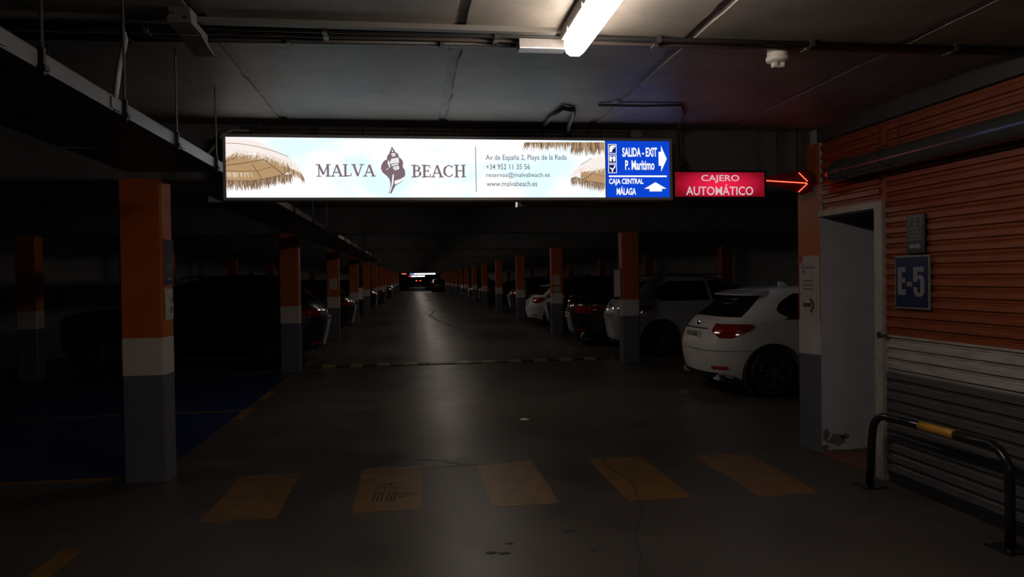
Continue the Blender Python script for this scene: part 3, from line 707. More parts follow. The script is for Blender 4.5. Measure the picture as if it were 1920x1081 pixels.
t = thing('smoke_detector', 'cream round smoke detector on the ceiling, right of the lamp', 'smoke detector', (2.07, 3.92, CEIL))
obj('base', MB().lathe([(.058, 0), (.058, -.05), (.062, -.052)], 28), M_whiteplastic, t, False)
obj('head', autosmooth(MB().lathe([(.062, -.050), (.066, -.058), (.064, -.072), (.05, -.082), (.0, -.084)], 28).mesh('head', M_whiteplastic), 50), None, t)
obj('sensor_cage', MB().box(-.03, -.012, -.02, .02, -.105, -.08).box(.012, .03, -.02, .02, -.105, -.08).box(-.03, .03, -.012, .012, -.11, -.102), M_whiteplastic, t)
conduit('ceiling_conduit', 'thin grey drop cable curving down to the left cable tray', [(-1.62, 3.86, 2.85), (-1.45, 3.80, 2.85), (-1.37, 3.76, 2.83), (-1.335, 3.70, 2.76), (-1.33, 3.6, 2.6), (-1.325, 3.52, 2.40)], .013, M_conduit)
# long cable tray under the beams, left
TX0, TX1, TZ = -1.90, -1.28, 2.352
W = TX1 - TX0
base = MB().box(0, W, 0, .9, 0, .003).mesh('base_sheet', M_dmetal); rail = MB().box(0, .004, 0, .905, 0, .066).box(-.012, .004, 0, .905, .062, .066).mesh('side_rail', M_metal)
coup = MB().box(-.004, .0, -.05, .05, .008, .058).mesh('coupler', M_metal); rod = MB().tube([(0, 0, 0), (0, 0, CEIL - TZ)], .006, 6).mesh('hanger_rod', M_dmetal)
clampm = MB().box(-.018, .018, -.018, .018, -.006, .012).box(-.01, .01, -.01, .01, -.02, .074).mesh('rod_clamp', M_black)
rail_shade = MB().box(0, .004, 0, .905, 0, .066).box(-.012, .004, 0, .905, .062, .066).mesh('side_rail', M_dmetal)  # same rail in darker metal for the far tray, shade put into the colour
def cable_tray(label, ya, n, rods, rail=rail):
    t = thing('cable_tray', label, 'cable tray', (TX0, ya, TZ))
    for i in range(n):
        y = .92 * i
        obj('base_sheet', base, None, t, loc=(0, y, 0)); obj('side_rail', rail, None, t, loc=(W, y, 0)); obj('side_rail', rail, None, t, loc=(0, y, 0))
        if i < n - 1: obj('coupler', coup, None, t, loc=(W + .010, y + .92, 0))
    for y in rods:
        obj('hanger_rod', rod, None, t, loc=(W + .012, y - ya, 0)); obj('rod_clamp', clampm, None, t, loc=(W + .012, y - ya, 0))
        obj('hanger_rod', rod, None, t, loc=(-.012, y - ya, 0))
cable_tray('metal cable tray hung from rods under the near left ceiling', -1.2, 7, (0, 1.3, 2.0, 2.75, 3.49, 4.22, 5.03))
cable_tray('metal cable tray continuing beyond the long lit sign', 7.2, 24, tuple(8.2 + 1.5 * i for i in range(14)), rail_shade)
# conduits and box on the beam face above the long sign
YF = Y0
t = conduit('beam_conduit', 'upper grey conduit on the beam above the long sign', [(-1.36, YF - .012, 2.855), (1.92, YF - .012, 2.862)], .011, M_conduit)
t = conduit('beam_conduit', 'lower grey conduit on the beam above the long sign', [(-1.36, YF - .012, 2.822), (1.90, YF - .012, 2.830)], .011, M_conduit)
for i in range(9): obj('clip', MB().box(.2 + i * .38, .212 + i * .38, -.012, .012, -.016, .05), M_dmetal, t)
t = thing('junction_box', 'small grey junction box on the beam above the blue exit panel', 'junction box', (1.94, YF - .04, 2.805))
obj('body', MB().box(-.05, .05, 0, .04, 0, .06), M_conduit, t); obj('lid', MB().box(-.052, .052, -.006, 0, -.002, .062), M_conduit, t)
for p in ((-.04, .008), (.04, .008), (-.04, .052), (.04, .052)): obj('screw', MB().lathe([(.005, -.006), (.005, -.009)], 6, 'y', (p[0], 0, p[1])), M_dmetal, t)
t = thing('cable_channel', 'pale flat channel plate on the beam above the left umbrella', 'trunking', (-1.28, YF - .014, 2.752))
obj('plate', MB().box(0, .41, 0, .014, 0, .062), M_conduit, t); obj('lip', MB().box(0, .41, -.004, 0, .056, .064).box(.40, .412, -.004, 0, 0, .062), M_metal, t)
conduit('supply_cable', 'black supply cable looping down to the long sign', [(1.10, 6.17, 2.858), (1.09, 5.7, 2.858), (1.13, 5.35, 2.858), (1.22, 5.42, 2.858), (1.26, 5.62, 2.855), (1.28, 5.85, 2.84), (1.30, 6.0, 2.80), (1.34, 6.04, 2.757)], .018, M_condark)
conduit('supply_cable', 'thin cable along the ceiling down to the red sign', [(1.38, 5.29, 2.868), (1.45, 5.27, 2.865), (1.7, 5.26, 2.862), (2.0, 5.24, 2.868), (2.12, 5.5, 2.868), (2.24, 5.95, 2.84), (2.26, 6.0, 2.7), (2.28, 6.02, 2.58)], .009, M_condark)
t = thing('coiled_cable', 'small coil of black cable hanging above the red sign', 'cable', (2.29, 6.0, 2.57))
obj('coil', MB().tube([(.035 * math.cos(a * .5) * (1 - .02 * a), .012 * math.sin(a * 1.3), .045 * math.sin(a * .5)) for a in range(38)], .008, 8), M_condark, t, True)
conduit('supply_cable', 'grey cable loop at the left end of the long sign', [(-1.30, 6.19, 2.83), (-1.42, 6.17, 2.83), (-1.50, 6.14, 2.79), (-1.54, 6.1, 2.70), (-1.58, 5.9, 2.55), (-1.60, 5.75, 2.43)], .012, M_conduit)
# small boxes seen below the sign
t = thing('ceiling_camera', 'small boxy camera under the ceiling behind the long sign', 'camera', (1.36, 9.0, CEIL))
obj('stem', MB().tube([(0, 0, 0), (0, 0, -.30)], .012, 8), M_dmetal, t); obj('body', MB().box(-.07, .06, -.08, .10, -.40, -.30), M_conduit, t); obj('lens', MB().lathe([(.03, -.08), (.025, -.095)], 12, 'y', (0, 0, -.35)), M_black, t)
t = thing('ceiling_speaker', 'small grey box hanging under the ceiling farther down the aisle', 'speaker', (.70, 15.0, CEIL))
obj('stem', MB().tube([(0, 0, 0), (0, 0, -.2)], .012, 8), M_dmetal, t); obj('body', MB().box(-.06, .06, -.06, .06, -.36, -.2), M_conduit, t)

# grey drain pipe along the right wall
t = thing('drain_pipe', 'large grey plastic drain pipe high along the clad wall', 'pipe', (3.44, -4, 2.428))
me = MB().tube([(0, 0, 0), (0, 9.56, 0), (.01, 9.61, 0), (.04, 9.65, 0), (.09, 9.67, 0), (.17, 9.67, 0)], .079, 28, True).mesh('pipe', M_pvc); obj('pipe', autosmooth(me), None, t)
obj('coupling', autosmooth(MB().tube([(0, 9.40, 0), (0, 9.55, 0)], .088, 28).mesh('coupling', M_pvc)), None, t)
for y in (4.9, 1.2):
    lp = [(.10 * math.cos(a), y + 4 + .04 * math.sin(a), .095 * math.sin(a)) for a in [PI * .15 + 2 * PI * .93 * i / 20 for i in range(21)]]
    obj('wire_hanger', MB().tube([(.06, y + 3.95, CEIL - .14 - 2.428), (.05, y + 3.97, .2)] + lp, .004, 6), M_dmetal, t)

# ------------------------------------------------------------------ signs on the right wall and the columns
def wallp(x, yl, z0):           # u to the right in the picture (towards the camera), v up
    return lambda u, v: (x, -u, v)
t = thing('bay_sign', 'blue sign reading E-5 on the orange clad wall', 'sign', (WX - .012, 5.02, 1.333))
SW, SH = .366, .386
obj('panel', MB().box(-.006, .006, -SW, 0, 0, SH), M_signgrey, t)
obj('blue_field', MB().prism([(-SW + .012, .012), (-.012, .012), (-.012, SH - .012), (-SW + .012, SH - .012)], -.0085, -.006, 'x'), M_signblue, t)
def epl(a, b): return ((a - 70) / 345 * SW, SH - (b - 480) / 555 * SH)
mb = MB(); f = lambda a, b: (-.010, -epl(a, b)[0], epl(a, b)[1])
def q4(a0, b0, a1, b1): mb.add([f(a0, b0), f(a1, b0), f(a1, b1), f(a0, b1)], [(0, 1, 2, 3)])
q4(103, 600, 147, 892); q4(147, 600, 187, 650); q4(147, 712, 183, 765); q4(147, 833, 187, 892)
q4(197, 755, 252, 803)
q4(265, 600, 368, 652); q4(265, 652, 305, 755)
ol = [(305, 700), (320, 684), (345, 684), (365, 705), (373, 740), (373, 850), (362, 885), (340, 905), (300, 905), (276, 885), (266, 850), (266, 808)]
il = [(305, 730), (315, 722), (322, 722), (328, 728), (331, 745), (331, 845), (329, 858), (322, 864), (313, 864), (307, 858), (305, 845), (305, 808)]
n = len(ol); mb.add([f(*p) for p in ol + il], [(i, i + 1, n + i + 1, n + i) for i in range(n - 1)])
obj('lettering', mb, M_signgrey, t)
t = thing('access_sign', 'small slate blue wheelchair sign with arrow above the E-5 sign', 'sign', (WX - .012, 4.89, 1.735))
w, h = .192, .275
obj('panel', MB().box(-.006, .006, -w, 0, 0, h), M_signdark, t)
mb = MB(); g = lambda u, v: (-.008, -u, v)
for a, b in (((.035, .145), (.155, .145)), ((.035, .262), (.155, .262)), ((.035, .145), (.035, .262)), ((.155, .145), (.155, .262)), ((.012, .095), (.178, .095)), ((.02, .128), (.17, .128))):
    stroke(mb, [a, b], .004, g)
for pth in ([(.095, .245), (.095, .228)], [(.095, .222), (.078, .19), (.085, .175), (.11, .18), (.118, .165)], [(.085, .21), (.11, .2)]): stroke(mb, pth, .008, g)
stroke(mb, [(.095 + .034 * math.cos(a * .4 + 2.6), .178 + .026 * math.sin(a * .4 + 2.6)) for a in range(10)], .005, g)
for i in range(9): stroke(mb, [(.024 + i * .016, .105), (.030 + i * .016, .112), (.026 + i * .016, .119)], .006, g)
obj('pictogram', mb, M_signgrey, t)
mb = MB().add([g(*p) for p in [(.03, .035), (.115, .035), (.115, .022), (.16, .048), (.115, .074), (.115, .061), (.03, .061)]], [tuple(range(7))])
obj('arrow', mb, M_signgrey, t)
# left column: blue sign and white notice on its aisle face
g2 = lambda u, v: (.009, u, v)
t = thing('access_sign', 'blue wheelchair sign on the nearest left column', 'sign', (XL1 + .003, 6.225, 1.585))
w, h = .225, .37
obj('panel', MB().box(0, .006, 0, w, 0, h), M_signblue, t)
obj('border', MB().box(0, .007, -.006, 0, -.006, h + .006).box(0, .007, w, w + .006, -.006, h + .006).box(0, .007, 0, w, h, h + .006).box(0, .007, 0, w, -.008, 0), M_inkred, t)
mb = MB()
stroke(mb, [(.06, .20), (.06, .34), (.09, .352), (.15, .352), (.17, .34), (.17, .22), (.14, .20), (.11, .185), (.08, .2), (.06, .2)], .005, g2)
stroke(mb, [(.115, .33), (.11, .27), (.135, .25), (.14, .22)], .009, g2); stroke(mb, [(.09, .285), (.13, .28)], .006, g2)
for i in range(3): stroke(mb, [(.045, .135 + i * .017), (.185, .137 + i * .017)], .010, g2)
stroke(mb, [(.06, .112), (.17, .114)], .004, g2)
obj('pictogram', mb, M_signgrey, t)
mb = MB()
stroke(mb, [(.055, .06), (.08, .045), (.1, .06), (.13, .05), (.165, .055)], .016, g2)
obj('arrow', mb, mat('sign_pale_red', (.5, .32, .3, 1), .5), t)
t = thing('paper_notice', 'curled white paper notice under the blue sign on the left column', 'notice', (XL1 + .002, 6.235, 1.30))
mb = MB(); n = 8; rows = []
vsn = []
for j in range(n + 1):
    for i in range(n + 1):
        u, v = i / n, j / n; bulge = .012 * math.sin(PI * u) + .006 * (1 - v) * math.sin(PI * v)
        vsn.append((.002 + bulge, u * .205, v * .255))
mb.add(vsn, [(j * (n + 1) + i, j * (n + 1) + i + 1, (j + 1) * (n + 1) + i + 1, (j + 1) * (n + 1) + i) for j in range(n) for i in range(n)])
obj('sheet', mb, M_paper, t, True)
mb = MB(); g3 = lambda u, v: (.018, u, v)
for i in range(4): stroke(mb, [(.075, .062 + i * .013), (.155, .064 + i * .013)], .008, g3)
stroke(mb, [(.07, .15), (.1, .165), (.12, .145), (.16, .16), (.15, .175), (.1, .18)], .012, g3)
obj('print', mb, M_ink, t)
# notice on the corner column (aisle face, seen from the left)
t = thing('paper_notice', 'tall paper notice with a black arrow on the corner column by the doorway', 'notice', (3.577, 6.066, 1.17), .195)
g4 = lambda u, v: (-.006, .25 - u, v)
obj('sheet', MB().box(-.004, 0, 0, .25, 0, .59), M_paper, t)
mb = MB()
stroke(mb, [(.055, .508), (.04, .512), (.03, .49), (.04, .470), (.055, .474)], .010, g4)
for i in range(7): stroke(mb, [(.067 + i * .02, .474), (.071 + i * .02, .500), (.078 + i * .02, .476)], .010, g4)
obj('heading', mb, M_inkblue, t)
mb = MB(); stroke(mb, [(.045, .145), (.15, .145)], .038, g4)
stroke(mb, [(.135, .205), (.175, .155), (.178, .135), (.14, .08)], .03, g4)
for p in ((.145, .225), (.07, .225), (.145, .06)): stroke(mb, [p, (p[0] + .012, p[1] + .002)], .012, g4)
obj('arrow', mb, M_ink, t)
mb = MB()
for v in (.365, .325, .29): stroke(mb, [(.045, v), (.18, v - .002)], .017, g4)
stroke(mb, [(.03, .445), (.08, .445)], .022, g4); stroke(mb, [(.16, .40), (.162, .43)], .01, g4); stroke(mb, [(.06, .385), (.06, .42), (.11, .42)], .003, g4); stroke(mb, [(.215, .03), (.215, .43)], .004, g4)
obj('print', mb, mat('notice_brown_ink', (.22, .17, .15, 1), .6), t)
mb = MB().add([g4(*p) for p in [(0, .59), (.05, .59), (.04, .55), (.015, .52), (0, .53)]], [tuple(range(5))]); stroke(mb, [(.01, .245), (.03, .245)], .02, g4); obj('red_mark', mb, M_inkred, t)
# notices on farther columns
def notice(x, y, z, w, h, label):
    t = thing('paper_notice', label, 'notice', (x, y, z)); obj('sheet', MB().box(0, w, -.006, 0, 0, h), M_paper, t)
    mb = MB(); f = lambda u, v: (u, -.008, v)
    for i in range(3): stroke(mb, [(w * .15, h * (.75 - i * .2)), (w * .85, h * (.75 - i * .2))], h * .06, f)
    obj('print', mb, mat('notice_pale_ink', (.25, .22, .21, 1), .6), t)
notice(XR0 + .04, Y0 + 2 * S, 1.40, .2, .26, 'pale paper notice on the second right column')
notice(XR0 + .04, Y0 + 2 * S, 1.20, .2, .14, 'lower small paper notice on the second right column')
notice(XL0 + .09, Y0 + 2 * S, 1.36, .2, .30, 'paper notice on the third left column')
t = thing('notice_board', 'narrow white board jutting from the first right column', 'notice', (3.735, Y0 + S + .08, 1.22))
obj('frame', MB().box(-.02, .13, -.012, .012, -.02, .52), M_dmetal, t); obj('board', MB().box(-.005, .115, -.016, -.012, 0, .5), mat('board_white', (.7, .66, .62, 1), .5), t)
t = thing('notice_board', 'small white board jutting from the fourth left column', 'notice', (-1.995, Y0 + 3 * S + .05, .9))
obj('frame', MB().box(0, .15, -.01, .01, -.02, .45), M_dmetal, t); obj('board', MB().box(.005, .145, -.014, -.01, 0, .43), mat('board_white', (.7, .66, .62, 1), .5), t)

# ------------------------------------------------------------------ barrier rail in front of the clad wall
t = thing('barrier_rail', 'low black tubular barrier rail with a yellow band by the clad wall', 'barrier', (3.37, 5.06, 0))
def yz(y, zz): return (0, y - 5.06, zz)
leg = [yz(5.06, 0), yz(5.035, .30)]
for i in range(8):
    a = PI / 2 * i / 7; leg.append(yz(5.02 - .15 * (1 - math.cos(a)) , .40 + .155 * math.sin(a)))
leg.append(yz(4.50, .565))
end = [yz(4.18, .57), yz(3.98, .572)]
for i in range(8):
    a = PI / 2 * i / 7; end.append(yz(3.91 - .15 * math.sin(a), .575 - .155 * (1 - math.cos(a))))
end += [yz(3.755, .3), yz(3.755, 0)]
obj('tube', MB().tube(leg, .028, 14), M_blackgl, t, True); obj('tube', MB().tube(end, .028, 14), M_blackgl, t, True)
obj('yellow_band', MB().tube([yz(4.50, .5655), yz(4.18, .5705)], .0295, 14), M_railyellow, t, True)
for y in (5.06, 3.755):
    fp = obj('foot_plate', MB().box(-.09, .09, y - 5.06 - .09, y - 5.06 + .09, 0, .010), M_blackgl, t)
    for sx in (-1, 1):
        for sy in (-1, 1): obj('bolt', MB().lathe([(.012, .010), (.012, .020), (.006, .026)], 8, 'z', (sx * .065, y - 5.06 + sy * .065, 0)), M_dmetal, fp)

# ------------------------------------------------------------------ cars
def pchip(xs, ys, x):
    n = len(xs)
    if x <= xs[0]: return ys[0]
    if x >= xs[-1]: return ys[-1]
    h = [xs[i + 1] - xs[i] for i in range(n - 1)]; d = [(ys[i + 1] - ys[i]) / h[i] for i in range(n - 1)]
    m = [d[0]] + [0 if d[i - 1] * d[i] <= 0 else 2 * d[i - 1] * d[i] / (d[i - 1] + d[i]) for i in range(1, n - 1)] + [d[-1]]
    for i in range(n - 1):
        if x <= xs[i + 1]:
            t = (x - xs[i]) / h[i]
            return (2*t**3 - 3*t*t + 1) * ys[i] + (t**3 - 2*t*t + t) * h[i] * m[i] + (-2*t**3 + 3*t*t) * ys[i + 1] + (t**3 - t*t) * h[i] * m[i + 1]
class CarShape:
    """body as stacked horizontal outlines; x forward from the rear bumper, y sideways"""
    def __init__(s, lv, nr=4.2, nf=3.4):
        s.lv = lv; s.zs = [l[0] for l in lv]; s.nr, s.nf = nr, nf; s.cache = {}
    def par(s, z): return [pchip(s.zs, [l[i] for l in s.lv], z) for i in (1, 2, 3)]
    def dense(s, z):
        k = round(z, 5)
        if k in s.cache: return s.cache[k]
        xr, xf, w = s.par(z); xc, a = (xr + xf) / 2, (xf - xr) / 2; pts = []
        N = 160
        for i in range(N + 1):
            th = PI * i / N; c, sn = math.cos(th), math.sin(th); n = s.nr if c > 0 else s.nf
            pts.append((xc - a * math.copysign(abs(c) ** (2 / n), c), w * abs(sn) ** (2 / n)))
        s.cache[k] = pts
        return pts
    def resample(s, z, M):
        p = s.dense(z); L = [0]
        for a, b in zip(p[:-1], p[1:]): L.append(L[-1] + math.hypot(b[0] - a[0], b[1] - a[1]))
        out = []; j = 0
        for i in range(M + 1):
            t = L[-1] * i / M
            while j < len(L) - 2 and L[j + 1] < t: j += 1
            k = (t - L[j]) / max(1e-9, L[j + 1] - L[j]); out.append((p[j][0] + (p[j + 1][0] - p[j][0]) * k, p[j][1] + (p[j + 1][1] - p[j][1]) * k))
        return out
    def ysurf(s, x, z):
        p = s.dense(z)
        for a, b in zip(p[:-1], p[1:]):
            if a[0] <= x <= b[0]:
                return a[1] + (b[1] - a[1]) * (x - a[0]) / max(1e-9, b[0] - a[0])
        return 0
    def xrear(s, y, z):
        p = s.dense(z); y = abs(y)
        for a, b in zip(p[:80], p[1:81]):
            if a[1] <= y <= b[1] + 1e-9: return a[0] + (b[0] - a[0]) * (y - a[1]) / max(1e-9, b[1] - a[1])
        return p[80][0]
    def xfront(s, y, z):
        p = s.dense(z)[::-1]; y = abs(y)
        for a, b in zip(p[:80], p[1:81]):
            if a[1] <= y <= b[1] + 1e-9: return a[0] + (b[0] - a[0]) * (y - a[1]) / max(1e-9, b[1] - a[1])
        return p[80][0]
    def arc(s, z, d, front=False):
        p = s.dense(z)
        if front: p = p[::-1]
        t = 0
        for a, b in zip(p[:-1], p[1:]):
            l = math.hypot(b[0] - a[0], b[1] - a[1])
            if t + l >= d:
                k = (d - t) / max(l, 1e-9); nx, ny = -(b[1] - a[1]), (b[0] - a[0])
                q = math.hypot(nx, ny) or 1; sg = -1 if front else 1
                return (a[0] + (b[0] - a[0]) * k, a[1] + (b[1] - a[1]) * k, sg * nx / q, sg * ny / q)
            t += l
        return (*p[-1], 1, 0)
    def body(s, arches, m):
        M = 46; nz = 34; z0, z1 = s.zs[0], s.zs[-1]
        zs = sorted(set([z0 + (z1 - z0) * i / nz for i in range(nz + 1)] + s.zs)); vs = []; fs = []
        ring = 2 * M
        for z in zs:
            p = s.resample(z, M); vs += [(x, y, z) for x, y in p] + [(x, -y, z) for x, y in p[-2:0:-1]]
        for i in range(len(zs) - 1):
            for k in range(ring): fs.append((i * ring + k, i * ring + (k + 1) % ring, (i + 1) * ring + (k + 1) % ring, (i + 1) * ring + k))
        fs += [tuple(range(ring - 1, -1, -1)), tuple((len(zs) - 1) * ring + k for k in range(ring))]
        me = MB().add(vs, fs).mesh('body', m)
        o = bpy.data.objects.new('body_tmp', me); C.objects.link(o); cut = []
        for (x, zc, r) in arches:
            c = bpy.data.objects.new('arch_cut', MB().lathe([(r, -1.4), (r, 1.4)], 44, 'y', (x, 0, zc)).mesh('arch_cut', None)); C.objects.link(c); cut.append(c)
            b = o.modifiers.new('arch', 'BOOLEAN'); b.operation = 'DIFFERENCE'; b.object = c; b.solver = 'EXACT'
        bpy.context.view_layer.update()
        dg = bpy.context.evaluated_depsgraph_get(); res = bpy.data.meshes.new_from_object(o.evaluated_get(dg)); res.name = 'body'
        for q in cut + [o]: bpy.data.objects.remove(q)
        return autosmooth(res, 38)
def patch(rows, off=0.0):
    """grid of points (list of rows) with a thin skirt so that it has thickness; off = inward vector function"""
    mb = MB(); nr, nc = len(rows), len(rows[0])
    vs = [p for r in rows for p in r]; fs = [(j * nc + i, j * nc + i + 1, (j + 1) * nc + i + 1, (j + 1) * nc + i) for j in range(nr - 1) for i in range(nc - 1)]
    mb.add(vs, fs)
    return mb
def lerp(a, b, t): return a + (b - a) * t
def pl(pts, z):
    """piecewise linear table z -> value"""
    for (z0, v0), (z1, v1) in zip(pts[:-1], pts[1:]):
        if z <= z1: return v0 + (v1 - v0) * max(0, (z - z0)) / max(1e-9, z1 - z0)
    return pts[-1][1]
def side_patch(sh, sgn_, z0, z1, xa, xb, e=.005, nz=8, nx=12):
    rows = []
    for j in range(nz + 1):
        z = lerp(z0, z1, j / nz); a, b = pl(xa, z), pl(xb, z)
        rows.append([(x, sgn_ * (sh.ysurf(x, z) + e), z) for x in [lerp(a, b, i / nx) for i in range(nx + 1)]])
    return patch(rows)
def rear_patch(sh, z0, z1, yw, e=.006, nz=8, ny=14, front=False, yc=0.):
    rows = []
    for j in range(nz + 1):
        z = lerp(z0, z1, j / nz); w = pl(yw, z) if isinstance(yw, list) else yw
        rows.append([((sh.xfront(y, z) + e) if front else (sh.xrear(y, z) - e), y, z) for y in [yc + lerp(-w, w, i / ny) for i in range(ny + 1)]])
    return patch(rows)
def wrap_patch(sh, sgn_, z0, z1, da, db, e=.008, nz=6, nd=12, front=False):
    rows = []
    for j in range(nz + 1):
        z = lerp(z0, z1, j / nz); r = []
        for i in range(nd + 1):
            x, y, nx, ny = sh.arc(z, lerp(pl(da, z), pl(db, z), i / nd), front); r.append((x + nx * e, sgn_ * (y + ny * e), z))
        rows.append(r)
    return patch(rows)
def wheel_mesh(r, w, spokes, double):
    ty = MB().lathe([(r * .66, -w / 2), (r * .90, -w / 2), (r * .975, -w / 2 + .015), (r, -w / 2 + .045), (r, w / 2 - .045), (r * .975, w / 2 - .015), (r * .90, w / 2), (r * .66, w / 2)], 36, 'y', cap=False)
    rim = MB().lathe([(r * .68, w / 2 - .004), (r * .655, w / 2 + .002), (r * .63, w / 2 - .012), (r * .60, w / 2 - .06), (r * .60, -w / 2)], 36, 'y', cap=False)
    rim.lathe([(.0, w / 2 - .012), (r * .15, w / 2 - .012), (r * .17, w / 2 - .03), (r * .17, w / 2 - .08)], 18, 'y', cap=False)
    for k in range(spokes):
        for dq in ((-.13, .13) if double else (0,)):
            a = 2 * PI * k / spokes; ca, sa = math.cos(a + dq * .4), math.sin(a + dq * .4); cb, sb = math.cos(a + dq * 1.5), math.sin(a + dq * 1.5)
            p, q = Vector((ca * r * .12, 0, sa * r * .12)), Vector((cb * r * .635, 0, sb * r * .635)); n = Vector((-(q - p).z, 0, (q - p).x)).normalized()
            h0, h1 = r * (.04 if double else .06), r * (.035 if double else .05)
            f0, f1, bk = w / 2 - .018, w / 2 - .008, w / 2 - .05
            vs = [p + n * h0 + Vector((0, f0, 0)), p - n * h0 + Vector((0, f0, 0)), q - n * h1 + Vector((0, f1, 0)), q + n * h1 + Vector((0, f1, 0)),
                  p + n * h0 + Vector((0, bk, 0)), p - n * h0 + Vector((0, bk, 0)), q - n * h1 + Vector((0, bk, 0)), q + n * h1 + Vector((0, bk, 0))]
            rim.add(vs, [(0, 1, 2, 3), (4, 7, 6, 5), (0, 4, 5, 1), (1, 5, 6, 2), (2, 6, 7, 3), (3, 7, 4, 0)])
    back = MB().lathe([(.0, w / 2 - .10), (r * .6, w / 2 - .10)], 24, 'y', cap=False)
    return ty, rim, back
def build_car(sh, cfg, m_paint, label, group='parked cars'):
    t = thing('parked_car', label, 'car', (0, 0, 0), 0, group)
    r = cfg['r']; wx = cfg['wx']; W = max(l[3] for l in sh.lv)
    obj('body', sh.body([(x, r, r + .055) for x in wx], m_paint), None, t)
    obj('underbody', MB().box(.35, cfg['L'] - .35, -W + .30, W - .30, .17, .62), M_trim, t)
    for x in wx:
        obj('wheel_arch', MB().lathe([(r + .06, -W + .06), (r + .06, W - .06)], 30, 'y', (x, 0, r), cap=False).box(x - r, x + r, -W + .28, W - .28, .2, r * 2), M_tyre, t)
    ty, rim, back = wheel_mesh(r, .215, cfg.get('sp', 5), cfg.get('dbl', True))
    tm, rm, bm_ = autosmooth(ty.mesh('wheel', M_tyre)), autosmooth(rim.mesh('rim', cfg.get('rim', M_rim)), 30), back.mesh('brake', M_black)
    for x in wx:
        for s in (-1, 1):
            w = obj('wheel', tm, None, t, loc=(x, s * (W - .125), r)); w.rotation_euler = (0, 0, 0 if s > 0 else PI)
            obj('rim', rm, None, w); obj('brake_disc', bm_, None, w)
    for sd in (-1, 1):
        for (z0, z1, xa, xb) in cfg['side']:
            g = obj('side_window', side_patch(sh, sd, z0, z1, xa, xb), M_glass, t, True)
        if cfg.get('chrome'):
            z0, xa, xb = cfg['chrome']; obj('chrome_strip', side_patch(sh, sd, z0 - .012, z0 + .004, [(0, xa), (9, xa)], [(0, xb), (9, xb)], .010, 1, 16), M_chrome, t)
        for x in cfg['handles']:
            z = cfg['hz']; y = sh.ysurf(x, z); obj('door_handle', MB().box(x - .10, x + .10, sd * (y + .012) - .012, sd * (y + .012) + .012, z - .014, z + .014), cfg.get('hm', m_paint), t)
        for x in cfg['seams']:
            obj('door_seam', side_patch(sh, sd, .34, cfg['belt'] - .01, [(0, x - .003), (9, x - .003)], [(0, x + .003), (9, x + .003)], .002, 12, 1), M_trim, t)
        x = cfg['mirror']; z = cfg['belt'] + .03; y = sh.ysurf(x, z)
        mo = MB().lathe([(.0, -.10), (.06, -.085), (.085, -.02), (.085, .05), (.06, .09), (0, .10)], 12, 'y', (x, sd * (y + .12), z + .06)); obj('wing_mirror', mo, m_paint, t, True)
        a, b, c, d = cfg['tail']
        tl = obj('tail_light', wrap_patch(sh, sd, a, b, c, d), M_tail, t, True)
        obj('light_strip', wrap_patch(sh, sd, lerp(a, b, .45), lerp(a, b, .58), [(zz, v + .05) for zz, v in c], [(zz, v - .12) for zz, v in d], .011, 1, 8), M_reflector, t)
        obj('headlight', wrap_patch(sh, sd, cfg['head'][0], cfg['head'][1], [(0, .42), (9, .42)], [(0, .86), (9, .86)], .008, 4, 10, True), M_lampglass, t, True)
        obj('rear_reflector', wrap_patch(sh, sd, .36, .40, [(0, .50), (9, .50)], [(0, .74), (9, .74)], .007, 1, 6), M_reflector, t)
    z0, z1, yw = cfg['rw']; obj('rear_window', rear_patch(sh, z0, z1, yw), M_glass, t, True)
    z0, z1, yw = cfg['ws']; obj('windshield', rear_patch(sh, z0, z1, yw, front=True), M_glass, t, True)
    pz = cfg['plate']; px_ = sh.xrear(0, pz)
    pt = obj('number_plate', MB().box(px_ - .02, px_ - .004, -.26, .26, pz - .055, pz + .055), M_plate, t)
    mb = MB()
    for i in range(7): mb.box(px_ - .022, px_ - .02, -.19 + i * .055 + (.02 if i > 3 else 0), -.155 + i * .055 + (.02 if i > 3 else 0), pz - .032, pz + .032)
    obj('plate_characters', mb, M_ink, pt)
    obj('plate_recess', rear_patch(sh, pz - .085, pz + .085, .34, .003), m_paint, t)
    obj('badge', MB().lathe([(.045, -.0), (.045, -.012), (.03, -.016)], 20, 'y', (0, 0, 0)), M_chrome, t)
    bd = t.children[-1] if False else [c for c in bpy.data.objects if c.parent == t and c.name.startswith('badge')][-1]
    bd.rotation_euler = (0, 0, -PI / 2); bd.location = (sh.xrear(0, cfg['badge']) + .002, 0, cfg['badge'])
    obj('chrome_bar', rear_patch(sh, cfg['badge'] - .055, cfg['badge'] - .04, .36, .012, 1, 10), M_chrome, t)
    lo = sh.zs[0]
    obj('rear_diffuser', rear_patch(sh, lo + .02, .31, [(lo, .62), (.26, .70), (.31, .60)], .008, 4, 14), M_trim, t)
    obj('bumper_seam', wrap_patch(sh, 1, .60, .606, [(0, .0), (9, .0)], [(0, 1.15), (9, 1.15)], .003, 1, 16), M_trim, t); obj('bumper_seam', wrap_patch(sh, -1, .60, .606, [(0, .0), (9, .0)], [(0, 1.15), (9, 1.15)], .003, 1, 16), M_trim, t)
    for s in (-1, 1):
        yx = s * .52; xx = sh.xrear(yx, .25); obj('exhaust_tip', MB().box(xx - .022, xx + .05, yx - .10, yx + .10, .215, .285), M_chrome, t)
